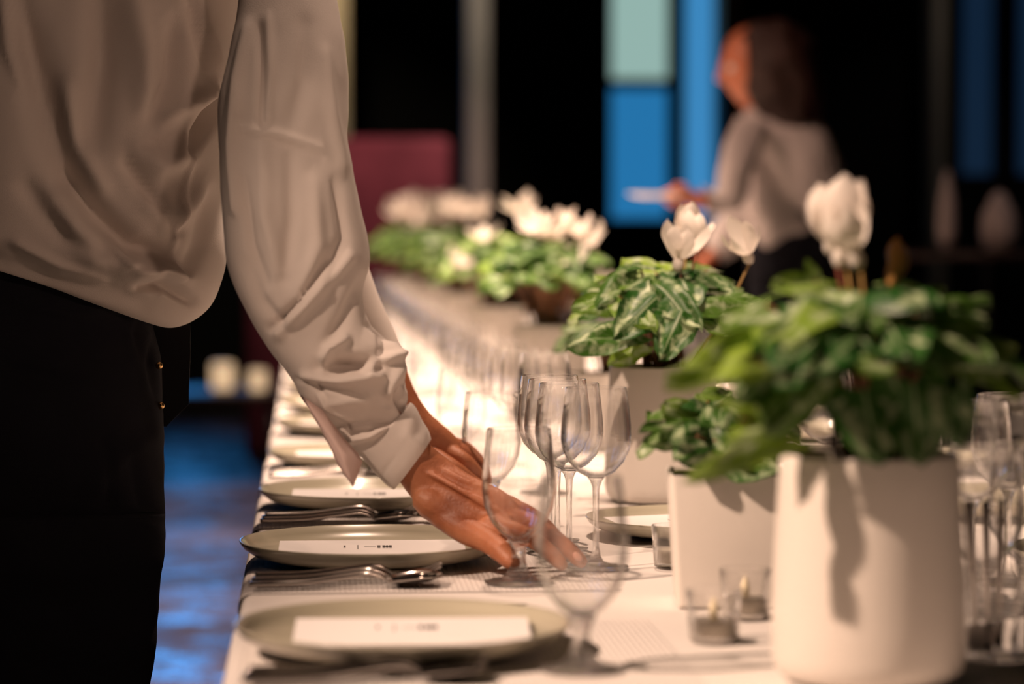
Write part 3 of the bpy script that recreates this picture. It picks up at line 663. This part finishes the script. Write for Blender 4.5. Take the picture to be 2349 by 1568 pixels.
hand3 = [
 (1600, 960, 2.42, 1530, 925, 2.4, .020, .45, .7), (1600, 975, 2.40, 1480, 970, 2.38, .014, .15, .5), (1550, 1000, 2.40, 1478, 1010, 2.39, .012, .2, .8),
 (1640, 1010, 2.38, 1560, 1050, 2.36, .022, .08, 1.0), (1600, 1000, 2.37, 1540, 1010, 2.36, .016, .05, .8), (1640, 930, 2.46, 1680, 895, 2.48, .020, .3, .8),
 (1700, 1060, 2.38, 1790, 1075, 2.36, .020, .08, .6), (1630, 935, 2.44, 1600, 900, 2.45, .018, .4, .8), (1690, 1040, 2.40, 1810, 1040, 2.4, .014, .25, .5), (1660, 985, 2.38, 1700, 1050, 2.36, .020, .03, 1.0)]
plant('potted_cyclamen', 'small leafy cyclamen without blooms in the square white pot right of the glasses', .392, 2.44, 'square', seed=5, nleaf=16, hand=hand3, spread=.075, height=.05, leafL=.036, dark=.5, rz=-.10)
plant('potted_cyclamen', 'blurred leafy plant in a square white pot behind the second round pot', .49, 4.25, 'square', seed=11, nleaf=28, spread=.10, height=.06, leafL=.045, rz=.1, dark=.8)
rng = random.Random(5)
def farfl(cx, y0, y1, sx, n, Y, s=1.0): return [(cx + rng.uniform(-sx, sx), rng.uniform(y0, y1), Y + rng.uniform(-.05, .05), rng.uniform(-.5, .5), rng.uniform(-.5, .5), rng.choice([1, 2, 3]), s) for _ in range(n)]
plant('potted_cyclamen', 'blurred cyclamen with a cluster of white blooms in the third round pot', .46, 5.0, seed=21, nleaf=60, height=.14, spread=.14, leafL=.058, leafm='leafg',
      flowers=[(1245, 545, 5.0, .2, -.6, 2, 1.0), (1290, 520, 5.0, -.2, .2, 1, .9), (1325, 545, 5.0, .1, .2, 2, 1.0), (1360, 565, 5.0, 0, .6, 2, 1.0), (1225, 535, 5.02, 0, -.5, 3, 1.05), (1320, 605, 4.95, .7, 0, 3, 1.0), (1270, 555, 4.98, .2, -.2, 3, 1.0), (1385, 655, 4.93, .3, .1, 2, .8), (1345, 560, 5.05, .2, .1, 3, .9)])
plant('potted_cyclamen', 'blurred cyclamen with few white blooms behind the third round pot', .46, 6.4, seed=22, nleaf=60, height=.15, spread=.15, leafL=.06, leafm='leafg',
      flowers=[(1198, 490, 6.4, .3, .3, 3, 1.25), (1205, 495, 6.42, .3, -.3, 2, 1.0), (1112, 555, 6.35, .2, 0, 3, 1.15), (1045, 610, 6.3, .6, 0, 3, 1.1)])
plant('potted_cyclamen', 'blurred white cyclamen fourth along, right of the tall bright blooms at the far end', .46, 8.0, seed=23, nleaf=60, height=.17, spread=.165, leafL=.065, leafm='leafg',
      flowers=farfl(1085, 478, 500, 45, 6, 8.0, 1.35))
plant('potted_cyclamen', 'blurred white cyclamen farther back, its blooms against the dark wall near the booth', .44, 9.6, seed=24, nleaf=60, height=.19, spread=.18, leafL=.07, leafm='leafg',
      flowers=farfl(1015, 468, 510, 45, 8, 9.6, 1.5))
plant('potted_cyclamen', 'farthest blurred white cyclamen, big blooms overlapping the maroon booth', .42, 11.2, seed=25, nleaf=60, height=.20, spread=.19, leafL=.075, leafm='leafg',
      flowers=farfl(950, 478, 515, 42, 9, 11.2, 1.7))
# ================================================================== BACKGROUND FURNITURE
def cafe_table(x, y, label, h=.74, r=.42):
    t = thing('side_table', label, 'table', (x, y, 0)); obj('table_top', lathe([(0, h - .03), (r - .01, h - .03), (r, h - .02), (r, h - .005), (r - .005, h), (0, h)], 40), M['dkwood'], t)
    obj('pedestal', lathe([(0, 0), (.22, 0), (.22, .015), (.04, .03), (.035, h - .04), (.08, h - .03), (0, h - .03)], 24), M['black'], t); return t
p1, p2 = W(2172, 470, 8.5), W(2300, 500, 8.5)
cafe_table(p2.x - .03, 8.5, 'dark round table behind the big front plant at the right', h=W(2300, 575, 8.5).z, r=.34)
zt = W(2300, 575, 8.5).z + .001
for (p, s, lab) in [((2172, 0), (.030, .27), 'slim pale folded napkin standing on the dark table, left one'), ((2292, 0), (.062, .20), 'wide pale folded napkin standing on the dark table, right one')]:
    o = obj('folded_napkin', lathe([(0, 0), (s[0] * .8, 0), (s[0], s[1] * .25), (s[0] * .9, s[1] * .6), (s[0] * .35, s[1] * .93), (0, s[1])], 9), M['linen']); o.location = (W(p[0], 545, 8.5).x, 8.5, zt); tag(o, lab, 'napkin')
spot('side_table_spot_light', (3.0, 7.6, 3.4), (2.25, 8.5, 1.0), 16, 30, .8, (1, .75, .65), .05)
# low lounge table with candle jars, left of the table far away
ta = W(575, 900, 12.0)
tb = thing('lounge_table', 'low dark lounge table far away between torso and sleeve', 'table', (-.57, 12.0, 0))
obj('table_top', bx(-.45, -.3, .36, .45, .3, .40, bev=.006), M['dkwood'], tb)
for sx in (-1, 1):
    for sy in (-1, 1): obj('leg', bx(sx * .40 - .02, sy * .25 - .02, 0, sx * .40 + .02, sy * .25 + .02, .359), M['black'], tb)
for (p, s, lab) in [((508, 822), 1.3, 'glowing candle jar on the low lounge table, dimmer left one'), ((590, 860), 1.0, 'bright glowing candle jar on the low lounge table, right one')]:
    xx = W(p[0], 545, 12.0).x
    o = obj('candle_jar', lathe([(0, 0), (.034 * s, 0), (.038 * s, .01), (.038 * s, .085 * s), (.033 * s, .09 * s), (0, .088 * s)], 20), M['candleglow']); o.location = (xx, 12.0 + (.1 if s > 1 else 0), .401); tag(o, lab, 'candle jar')
# ================================================================== FIGURES
def head_bm(c, fwd, s=1.0, tilt=0):
    """c: centre of the skull; fwd: face direction; about 0.23 m tall"""
    bm = bmesh.new(); bmesh.ops.create_uvsphere(bm, u_segments=48, v_segments=36, radius=1)
    fwd = Vector(fwd).normalized(); sd = fwd.cross(Vector((0, 0, 1))).normalized(); up = sd.cross(fwd)
    def g(a, b, w_): return math.exp(-((a - b) / w_) ** 2)
    for v in bm.verts:
        x, y, z = v.co                                   # x forward, y side, z up
        X, Yv, Z = x * .098, y * .075, z * .115
        if z < 0: Yv *= 1 - .38 * (-z) ** 1.3; X = X * (1 - .15 * -z) + .012 * -z
        if x > 0:
            X += .026 * g(z, -.10, .14) * g(y, 0, .17) + .010 * g(z, .10, .16) * g(y, 0, .13)      # nose
            X -= .011 * g(z, .10, .10) * (g(y, .38, .17) + g(y, -.38, .17))                        # eye sockets
            X += .006 * g(z, -.42, .06) * g(y, 0, .25) + .005 * g(z, -.52, .05) * g(y, 0, .2) - .004 * g(z, -.47, .025) * g(y, 0, .25)
            X += .010 * g(z, -.82, .14) * g(y, 0, .3) + .004 * g(z, .25, .08)
        v.co = Vector(c) + (fwd * X + sd * Yv + up * Z) * s
    for sg in (-1, 1):                                    # ears
        r_ = bmesh.ops.create_uvsphere(bm, u_segments=12, v_segments=10, radius=1)
        for v in r_['verts']:
            x, y, z = v.co; v.co = Vector(c) + (fwd * (-.008 + x * .018 - .004 * z) + sd * sg * (.072 + y * .009) + up * (-.005 + z * .031)) * s
    return bm, fwd, sd, up
def add_eyes(parent, c, fwd, sd, up, s=1):
    for sg in (-1, 1):
        b_ = bmesh.new(); bmesh.ops.create_uvsphere(b_, u_segments=16, v_segments=12, radius=.0115 * s); o = obj('eye', b_, M['eye'], parent); o.location = Vector(c) + (fwd * .079 + sd * sg * .031 + up * .011) * s
def finger(bm, pts):  # pts: px,py,Y,r
    q = [(*W(a, b, Y), r) for a, b, Y, r in pts]; tube(bm, q, 14, 12)
def merge(dst, src):
    me = bpy.data.meshes.new('tmp'); src.to_mesh(me); src.free(); dst.from_mesh(me); bpy.data.meshes.remove(me)
# ---- the waiter
man = thing('person', 'waiter in loose white shirt and black jeans leaning over the table, reaching for a goblet', 'person', (-.30, 2.93, 0))
OFF = Vector((.30, -2.93, 0))
def mobj(name, bm, mat, parent=man, smooth=True, off=OFF):
    if isinstance(bm, bmesh.types.BMesh): bmesh.ops.translate(bm, verts=bm.verts, vec=off)
    return obj(name, bm, mat, parent, smooth)
body = bmesh.new()
# right arm: shoulder to knuckles
loft(body, [(600, -120, 700, -130, 2.86, .8), (600, 100, 700, 100, 2.79, .8), (600, 350, 700, 345, 2.75, .8), (640, 560, 740, 530, 2.72, .8), (690, 690, 775, 640, 2.71, .8), (745, 800, 835, 745, 2.71, .8), (815, 930, 890, 870, 2.705, .7), (875, 1035, 945, 970, 2.70, .66), (915, 1102, 986, 1018, 2.70, .64), (950, 1150, 1028, 1052, 2.70, .62), (985, 1198, 1072, 1084, 2.69, .58), (1030, 1228, 1112, 1104, 2.68, .50), (1075, 1246, 1160, 1128, 2.67, .42), (1112, 1238, 1200, 1170, 2.665, .38)], 80, 40)
# near digit (thumb side), then fingers passing behind the glass
finger(body, [(1010, 1185, 2.682, .012), (1070, 1216, 2.662, .0150), (1118, 1240, 2.632, .0125), (1150, 1264, 2.610, .0115), (1173, 1288, 2.596, .0095)])
finger(body, [(1120, 1205, 2.655, .012), (1165, 1215, 2.645, .0112), (1215, 1232, 2.640, .0095), (1255, 1262, 2.635, .0090), (1287, 1293, 2.63, .0075)])
finger(body, [(1130, 1185, 2.67, .0125), (1185, 1190, 2.665, .0118), (1240, 1213, 2.66, .0100), (1283, 1243, 2.655, .0094), (1310, 1266, 2.65, .0090), (1331, 1286, 2.645, .0078)])
finger(body, [(1130, 1165, 2.69, .0120), (1180, 1168, 2.69, .0110), (1230, 1192, 2.69, .0096), (1268, 1228, 2.69, .0088), (1290, 1270, 2.685, .0074)])
finger(body, [(1120, 1150, 2.71, .011), (1165, 1155, 2.715, .0098), (1205, 1180, 2.72, .0086), (1235, 1215, 2.72, .0080), (1255, 1250, 2.715, .0066)])
# tendons, veins and knuckles on the back of the hand
finger(body, [(985, 1150, 2.69, .018), (1040, 1180, 2.683, .019), (1095, 1205, 2.668, .016), (1130, 1215, 2.662, .012)])
for pts in [[(985, 1085, 2.683, .0028), (1050, 1120, 2.667, .0030), (1110, 1155, 2.658, .0032), (1165, 1186, 2.652, .0036)], [(1000, 1070, 2.690, .003), (1080, 1108, 2.674, .003), (1160, 1146, 2.672, .0040)]]: finger(body, pts)
# left arm behind
loft(body, [(420, -60, 520, -60, 3.12, 1), (560, 250, 660, 230, 3.14, 1), (660, 500, 760, 460, 3.16, 1), (740, 700, 830, 650, 3.17, 1), (815, 850, 905, 780, 3.17, .9), (880, 960, 950, 890, 3.16, .85), (930, 1010, 985, 945, 3.16, .75), (975, 1055, 1030, 985, 3.16, .55), (1010, 1075, 1060, 1015, 3.165, .5)], 50, 28)
for pts in [[(1000, 1050, 3.14, .012), (1040, 1075, 3.13, .011), (1075, 1098, 3.14, .009), (1098, 1112, 3.15, .007)], [(1030, 1035, 3.16, .011), (1065, 1055, 3.15, .0095), (1095, 1085, 3.16, .008), (1112, 1105, 3.165, .0065)], [(1035, 1025, 3.18, .011), (1070, 1040, 3.18, .0095), (1103, 1070, 3.185, .008), (1118, 1100, 3.185, .0065)], [(1035, 1018, 3.20, .0105), (1070, 1030, 3.21, .009), (1100, 1058, 3.215, .0075), (1115, 1088, 3.215, .0065)], [(1020, 1040, 3.19, .010), (1045, 1050, 3.22, .0085), (1068, 1075, 3.23, .007), (1078, 1095, 3.23, .006)]]: finger(body, pts)
# trunk, neck and head above the frame
loft(body, [(-110, 600, 260, 610, 2.98, .40), (-110, 450, 330, 470, 2.98, .38), (-90, 200, 380, 220, 2.98, .38), (-20, -20, 500, -20, 2.98, .34), (100, -130, 600, -170, 2.98, .36), (230, -230, 600, -260, 2.98, .4), (390, -300, 570, -330, 2.98, .75), (430, -380, 590, -420, 2.98, .85), (450, -460, 610, -500, 2.98, .8)], 40, 40)
hc = W(600, -590, 2.97); hb, hf, hs, hu = head_bm(hc, (.9, .15, -.45)); merge(body, hb)
bmesh.ops.recalc_face_normals(body, faces=body.faces)
bo = mobj('body', body, M['skin'])
md = bo.modifiers.new('skin', 'REMESH'); md.mode = 'VOXEL'; md.voxel_size = .0022; md.use_smooth_shade = True
ms = bo.modifiers.new('relax', 'SMOOTH'); ms.factor = .5; ms.iterations = 3
add_eyes(man, hc + OFF, hf, hs, hu)
hb, *_ = head_bm(hc + hu * .008 - hf * .010, hf, 1.09); 
for v in list(hb.verts):
    q = v.co - hc
    if q.dot(hf) > .045 - .02 * 0 and q.dot(hu) < .075 or q.dot(hu) < -.06: hb.verts.remove(v)
so = mobj('hair', hb, M['dkhair'])
b_ = bmesh.new(); bmesh.ops.create_uvsphere(b_, u_segments=12, v_segments=8, radius=1)
na = W(1325, 1276, 2.6375)
for v in b_.verts: v.co = na + RM @ (Matrix.Rotation(-.75, 3, 'Z') @ Vector((v.co.x * .0058, v.co.y * .0040, v.co.z * .0022)))
mobj('finger_nail', b_, M['nail'])
# shirt trunk
CT = [([(150, 400), (225, 495), (300, 562), (392, 592)], 26, -.016), ([(120, 470), (220, 590), (330, 640)], 30, .012), ([(288, 372), (345, 445), (405, 530)], 14, -.009), ([(325, 348), (360, 380), (420, 350), (450, 300)], 26, .010),
      ([(330, 330), (380, 332), (440, 290)], 16, -.006), ([(525, 212), (470, 285), (430, 345)], 15, -.016), ([(515, 200), (480, 150), (455, 60), (440, -30)], 15, -.006), ([(500, 215), (430, 240), (380, 260)], 16, .008),
      ([(318, 655), (380, 655), (440, 690)], 12, -.012), ([(310, 620), (370, 612), (430, 640)], 16, .012), ([(60, 80), (110, 260), (160, 400)], 40, -.012), ([(230, -20), (240, 140), (215, 300)], 34, -.012), ([(300, -20), (330, 120), (330, 240)], 26, .008),
      ([(10, -20), (25, 110), (55, 190)], 18, .008), ([(40, -40), (60, 120), (90, 230)], 20, -.005), ([(405, 60), (400, 180), (350, 270)], 22, -.008), ([(440, 350), (412, 450), (402, 560), (415, 640)], 6, .003), ([(350, 470), (400, 500), (470, 430)], 26, .008),
      ([(60, 430), (150, 540), (250, 600)], 22, -.008), ([(420, 650), (460, 560), (480, 430)], 20, -.006), ([(150, 200), (170, 330), (230, 430)], 22, .010), ([(260, 560), (290, 600), (330, 590)], 12, .008), ([(475, 40), (500, 120), (515, 200)], 10, .003), ([(40, 560), (130, 610), (230, 640)], 14, .006)]
bm = bmesh.new()
loft(bm, [(-262, 498, 322, 684, 2.99, .60), (-262, 500, 352, 732, 2.99, .60), (-264, 500, 385, 751, 2.99, .60), (-266, 530, 430, 741, 2.99, .60), (-268, 515, 474, 708, 2.99, .60), (-270, 490, 503, 655, 2.98, .60), (-272, 440, 516, 590, 2.98, .60), (-272, 350, 514, 470, 2.97, .60), (-270, 200, 524, 270, 2.96, .58), (-255, 50, 560, 60, 2.97, .55), (-190, -90, 640, -120, 2.97, .48), (40, -190, 640, -230, 2.98, .42), (300, -290, 590, -320, 2.98, .6), (360, -340, 585, -370, 2.98, .75)], 170, 280, [(a, b, c * 1.7) for a, b, c in CT], 2.3, .005, 8, capa=False, capb=False)
shirt = mobj('shirt', bm, M['shirt'])
md = shirt.modifiers.new('thick', 'SOLIDIFY'); md.thickness = .0012
# near sleeve
CSl = [([(592, 60), (600, 180), (598, 285)], 9, -.006), ([(615, 40), (622, 160), (615, 270)], 9, .005), ([(700, 60), (700, 180), (670, 290)], 22, -.006), ([(745, 120), (760, 260), (790, 380)], 14, .006), ([(555, 296), (640, 308), (735, 340)], 9, .004), ([(560, 312), (640, 326), (735, 356)], 6, -.0025),
       ([(570, 60), (548, 180), (535, 330), (540, 480)], 12, .010), ([(600, 330), (610, 500), (640, 620)], 18, .006), ([(665, 360), (668, 500), (650, 640)], 16, -.006), ([(720, 420), (730, 560), (690, 680)], 18, .006), ([(770, 420), (790, 540), (750, 650)], 13, -.006),
       ([(800, 590), (730, 665), (640, 765)], 15, .009), ([(745, 600), (690, 690), (620, 752)], 10, -.009), ([(835, 640), (790, 730), (745, 800)], 16, -.006), ([(570, 600), (600, 690), (660, 760)], 14, -.005), ([(560, 420), (575, 560), (610, 650)], 12, -.006),
       ([(742, 845), (790, 838), (860, 835)], 20, -.020), ([(738, 850), (752, 800), (790, 775)], 11, .012), ([(845, 850), (872, 825), (905, 815)], 10, .014), ([(700, 865), (780, 872), (870, 862)], 13, .010), ([(878, 760), (880, 800), (868, 840)], 8, -.010), ([(900, 780), (915, 850), (905, 905)], 9, .008),
       ([(925, 880), (905, 915), (922, 945)], 9, -.016), ([(905, 850), (888, 905), (915, 940)], 8, .009), ([(760, 930), (850, 915), (915, 955)], 13, .006), ([(720, 880), (800, 895), (880, 930)], 9, -.006), ([(770, 980), (840, 965), (915, 975)], 9, -.006), ([(735, 910), (760, 945), (800, 960)], 6, .006),
       ([(680, 870), (720, 880), (740, 905)], 6, -.005), ([(800, 1010), (850, 1000), (905, 968)], 8, .006), ([(750, 945), (800, 990), (850, 985)], 7, -.005), ([(845, 745), (870, 760), (890, 778)], 7, -.006)]
bm = bmesh.new()
loft(bm, [(470, -230, 660, -290, 2.90, .6), (500, -130, 735, -140, 2.86, .6), (548, -30, 765, -30, 2.82, .58), (528, 110, 790, 95, 2.78, .55), (500, 235, 799, 240, 2.75, .52), (504, 360, 798, 335, 2.73, .52), (508, 490, 826, 470, 2.71, .52), (524, 615, 849, 590, 2.70, .52), (566, 715, 834, 680, 2.69, .55), (612, 795, 848, 738, 2.69, .58), (662, 862, 905, 795, 2.69, .60), (702, 930, 927, 858, 2.69, .58), (755, 990, 934, 912, 2.70, .55), (800, 1028, 930, 935, 2.70, .55), (826, 1046, 936, 928, 2.70, .55)], 170, 150, [(a, b, c * 1.0) for a, b, c in CSl], 2.2, .0016, 14, capa=False, capb=False)
sl = mobj('sleeve', bm, M['shirt'], shirt)
bm = bmesh.new()
loft(bm, [(824, 1046, 938, 926, 2.70, .57), (832, 1052, 945, 926, 2.70, .58), (865, 1090, 966, 960, 2.70, .58), (888, 1113, 982, 985, 2.70, .58), (903, 1122, 989, 1006, 2.70, .57)], 30, 90, [([(868, 1100), (905, 1050)], 5, -.001), ([(950, 940), (935, 1000), (975, 1040)], 16, .003)], 2.2, capa=False, capb=False)
cu = mobj('cuff', bm, M['shirt'], sl); md = cu.modifiers.new('thick', 'SOLIDIFY'); md.thickness = .003; md.offset = -1
bm = bmesh.new()                                            # unbuttoned point of the cuff hanging down
fl = [(690, 905, 2.67), (735, 985, 2.655), (762, 1035, 2.645), (767, 1052, 2.645), (790, 1090, 2.64), (810, 1116, 2.64), (818, 1095, 2.643), (832, 1058, 2.65), (822, 1040, 2.655), (790, 1005, 2.66), (740, 940, 2.665)]
vs = [bm.verts.new(W(*p)) for p in fl]; cc = bm.verts.new(W(785, 1040, 2.636))
for i in range(len(vs)): bm.faces.new((vs[i], vs[(i+1) % len(vs)], cc))
bmesh.ops.subdivide_edges(bm, edges=bm.edges, cuts=2, use_grid_fill=True)
fo = mobj('cuff_flap', bm, M['cuff_in'], sl); md = fo.modifiers.new('thick', 'SOLIDIFY'); md.thickness = .003
bm = bmesh.new()                                            # far sleeve
loft(bm, [(330, -220, 520, -240, 3.08, .7), (400, -60, 560, -80, 3.12, .7), (520, 240, 690, 210, 3.14, .7), (620, 500, 790, 440, 3.16, .7), (700, 700, 850, 630, 3.17, .7), (790, 860, 915, 790, 3.17, .7), (850, 930, 935, 868, 3.165, .7)], 50, 48, (), 2.2, .004, 12, capa=False, capb=False)
mobj('sleeve', bm, M['shirt'], shirt)
# seam stitches
bm = bmesh.new(); sp = smoothpts([(445, 365), (425, 430), (408, 490), (402, 560), (410, 625)], 26)
# black jeans
CP = [([(360, 740), (345, 840), (365, 930)], 10, -.004), ([(20, 842), (140, 868), (290, 868)], 6, -.005), ([(180, 1190), (260, 1060), (350, 1000)], 20, .006), ([(240, 1000), (250, 1120), (255, 1200)], 10, -.005), ([(60, 700), (150, 720), (300, 700)], 10, .004), ([(300, 1050), (330, 1160), (370, 1200)], 16, -.005), ([(310, 700), (290, 760), (310, 830)], 8, .004)]
bm = bmesh.new()
loft(bm, [(-215, 520, 300, 640, 2.97, .55), (-222, 600, 338, 690, 2.97, .55), (-228, 680, 350, 745, 2.97, .56), (-235, 800, 366, 815, 2.96, .58), (-240, 930, 373, 930, 2.95, .6), (-235, 1050, 375, 1060, 2.95, .6), (-220, 1150, 379, 1170, 2.95, .6), (-200, 1240, 379, 1240, 2.94, .58), (-170, 1300, 374, 1300, 2.93, .5)], 90, 120, CP, 2.3, .002, 20)
loft(bm, [(-200, 1180, 378, 1180, 2.87, .40), (-170, 1280, 377, 1280, 2.86, .42), (-120, 1400, 363, 1400, 2.86, .42), (-80, 1568, 345, 1568, 2.86, .45), (-40, 1850, 290, 1850, 2.86, .5), (-20, 2200, 270, 2200, 2.86, .5), (0, 2500, 240, 2500, 2.86, .5), (10, 2700, 235, 2700, 2.86, .5)], 90, 80, CP, 2.2, .003, 16)
loft(bm, [(-220, 1180, 340, 1180, 3.04, .40), (-190, 1280, 335, 1280, 3.05, .42), (-200, 1500, 250, 1500, 3.07, .42), (-200, 1850, 150, 1850, 3.10, .5), (-190, 2200, 120, 2200, 3.12, .5), (-180, 2440, 80, 2440, 3.12, .5), (-175, 2560, 75, 2560, 3.12, .5)], 60, 60, (), 2.2, .003, 16)
jeans = mobj('jeans', bm, M['denim'])
for (p, q) in ((367, 838), (371, 930)):
    b_ = bmesh.new(); bmesh.ops.create_uvsphere(b_, u_segments=12, v_segments=8, radius=.0042); bmesh.ops.translate(b_, verts=b_.verts, vec=W(p - 2, q, 2.93)); mobj('rivet', b_, M['brass'], jeans)
for (cx, Y) in ((.06, 2.86), (-.02, 3.12)):                # shoes
    bx0 = -.50 + 1e-9; bm = bmesh.new(); X0 = W(120 if Y < 3 else -50, 1568, Y).x
    secs = [(-.10, .030, .05), (-.08, .042, .085), (-.03, .042, .10), (.03, .040, .075), (.10, .048, .055), (.16, .044, .045), (.195, .025, .03)]
    R = []
    for (sx, hw_, h_) in secs: R.append([bm.verts.new((X0 + sx, Y + hw_ * math.cos(a), max(0.001, h_ * max(0, math.sin(a)) ** .7 + .001))) for a in [2*PI*i/24 for i in range(24)]])
    for a, b in zip(R, R[1:]):
        for i in range(24): bm.faces.new((a[i], a[(i+1) % 24], b[(i+1) % 24], b[i]))
    bm.faces.new(R[0]); bm.faces.new(R[-1]); mobj('shoe', bm, M['black'])
bm = bmesh.new()                                            # black waist pouch hanging at the hip beyond the leg
pts = [(300, 700), (436, 700), (436, 800), (433, 925), (382, 978), (300, 978)]
f = [bm.verts.new(W(a, b, 3.06)) for a, b in pts]; g_ = [bm.verts.new(W(a, b, 3.02)) for a, b in pts]
bm.faces.new(f); bm.faces.new(g_)
for i in range(6): bm.faces.new((f[i], f[(i+1) % 6], g_[(i+1) % 6], g_[i]))
mobj('waist_pouch', bm, M['black'], man, smooth=False)
# ---- the woman behind
wom = thing('person', 'blurred woman in a pale grey shirt with brown hair leaning left by the blue window', 'person', (1.25, 7.0, 0))
OW = Vector((-1.25, -7.0, 0)); Y = 7.0
bd = bmesh.new()
loft(bd, [(1722, 175, 1785, 190, Y, .9), (1712, 225, 1778, 240, Y, .9), (1705, 262, 1800, 262, Y, .8)], 10, 24)
loft(bd, [(1725, 285, 1830, 285, Y, .4), (1730, 380, 1870, 400, Y, .4), (1760, 540, 1860, 540, Y, .4)], 10, 28)
loft(bd, [(1715, 295, 1740, 300, 6.88, .8), (1680, 380, 1702, 390, 6.83, .8), (1655, 445, 1680, 465, 6.80, .8), (1600, 440, 1606, 476, 6.78, .9), (1570, 436, 1572, 466, 6.78, .7)], 24, 20)
for pts in [[(1575, 444, 6.78, .012), (1548, 440, 6.77, .010), (1528, 442, 6.77, .008)], [(1575, 450, 6.77, .012), (1545, 449, 6.76, .010), (1524, 451, 6.76, .008)], [(1575, 456, 6.77, .011), (1548, 458, 6.76, .009), (1530, 461, 6.76, .008)], [(1578, 462, 6.77, .010), (1553, 466, 6.77, .009), (1538, 469, 6.77, .007)], [(1585, 446, 6.76, .011), (1568, 430, 6.75, .010), (1550, 428, 6.75, .008)]]: finger(bd, pts)
loft(bd, [(1815, 310, 1850, 310, 7.14, .8), (1730, 430, 1758, 445, 7.18, .8), (1668, 525, 1690, 550, 7.18, .8), (1610, 585, 1632, 610, 7.16, .9), (1590, 610, 1610, 632, 7.16, .7)], 24, 20)
for k in range(4): finger(bd, [(1600, 618, 7.13 + .02 * k, .010), (1585, 636, 7.12 + .022 * k, .009), (1574, 652, 7.12 + .022 * k, .008)])
finger(bd, [(1608, 622, 7.12, .010), (1604, 640, 7.09, .009), (1598, 652, 7.08, .008)])
hc2 = W(1736, 152, Y); hb, hf, hs, hu = head_bm(hc2, (-.95, -.12, -.22), .98); merge(bd, hb)
bmesh.ops.recalc_face_normals(bd, faces=bd.faces)
bo = mobj('body', bd, M['skin2'], wom, off=OW); md = bo.modifiers.new('skin', 'REMESH'); md.mode = 'VOXEL'; md.voxel_size = .0045; md.use_smooth_shade = True
add_eyes(wom, hc2 + OW, hf, hs, hu)
bm = bmesh.new(); bmesh.ops.create_uvsphere(bm, u_segments=40, v_segments=30, radius=1)
for v in bm.verts:
    q = v.co.copy(); n_ = 1 + .12 * noise.noise(q * 3)
    p = W(1772, 150, Y) + Vector((q.x * .130, q.y * .115, q.z * .122)) * n_
    if q.z < 0: p += Vector((.055 * -q.z, 0, -.07 * -q.z))
    if p.x < hc2.x - .035 and p.z < hc2.z + .07: p.x = hc2.x - .035 + (p.x - hc2.x + .035) * .2
    v.co = p
mobj('hair', bm, M['hair'], wom, off=OW)
bm = bmesh.new()
loft(bm, [(1745, 592, 1900, 545, Y, .6), (1722, 540, 1928, 500, Y, .6), (1700, 450, 1934, 440, Y, .6), (1690, 380, 1926, 370, Y, .6), (1688, 320, 1905, 310, Y, .58), (1700, 275, 1868, 262, Y, .5), (1712, 245, 1800, 240, Y, .7)], 50, 60, [([(1700, 420), (1780, 520), (1760, 580)], 18, .02), ([(1740, 360), (1800, 450), (1860, 500)], 20, -.02)], 2.2, .008, 8, capa=False, capb=False)
sh = mobj('shirt', bm, M['blouse'], wom, off=OW)
bm = bmesh.new(); loft(bm, [(1690, 268, 1765, 290, 6.90, .8), (1655, 350, 1730, 380, 6.83, .8), (1640, 430, 1705, 475, 6.80, .8), (1612, 425, 1622, 492, 6.78, .8)], 24, 30, (), 2.1, .006, 12, capa=False, capb=False); mobj('sleeve', bm, M['blouse'], sh, off=OW)
bm = bmesh.new(); loft(bm, [(1790, 280, 1890, 290, 7.13, .8), (1700, 420, 1785, 460, 7.18, .8), (1640, 510, 1715, 565, 7.18, .8), (1620, 560, 1660, 600, 7.17, .8)], 24, 30, (), 2.1, .006, 12, capa=False, capb=False); mobj('sleeve', bm, M['blouse'], sh, off=OW)
bm = bmesh.new()
loft(bm, [(1725, 490, 1920, 480, Y, .6), (1715, 600, 1935, 600, Y, .6), (1720, 700, 1935, 700, Y, .55)], 16, 40)
loft(bm, [(1715, 660, 1900, 660, 6.93, .45), (1730, 900, 1880, 900, 6.93, .5), (1760, 1180, 1860, 1180, 6.93, .5), (1775, 1400, 1850, 1400, 6.93, .5)], 24, 30)
loft(bm, [(1740, 660, 1935, 660, 7.08, .45), (1770, 900, 1910, 900, 7.08, .5), (1790, 1180, 1880, 1180, 7.08, .5), (1800, 1390, 1870, 1390, 7.08, .5)], 24, 30)
mobj('trousers', bm, M['denim'], wom, off=OW)
for Ys, c in ((6.93, 1800), (7.08, 1825)):
    bm = bmesh.new(); X0 = W(c, 1400, Ys).x; R = []
    for (sx, hw_, h_) in [(.08, .028, .05), (.05, .036, .085), (0, .036, .08), (-.08, .040, .05), (-.14, .034, .04), (-.17, .016, .02)]: R.append([bm.verts.new((X0 + sx, Ys + hw_ * math.cos(a), max(.001, h_ * max(0, math.sin(a)) ** .7 + .001))) for a in [2*PI*i/20 for i in range(20)]])
    for a, b in zip(R, R[1:]):
        for i in range(20): bm.faces.new((a[i], a[(i+1) % 20], b[(i+1) % 20], b[i]))
    bm.faces.new(R[0]); bm.faces.new(R[-1]); mobj('shoe', bm, M['black'], wom, off=OW)
# the plate she carries
q = W(1508, 450, 6.76); o = obj('serving_plate', lathe([(0, 0), (.05, 0), (.075, .008), (.078, .012), (.074, .011), (.05, .005), (0, .004)], 40), M['card']); o.location = (q.x, 6.76, q.z - .004); tag(o, 'small white plate held out by the woman in front of the blue window', 'plate')
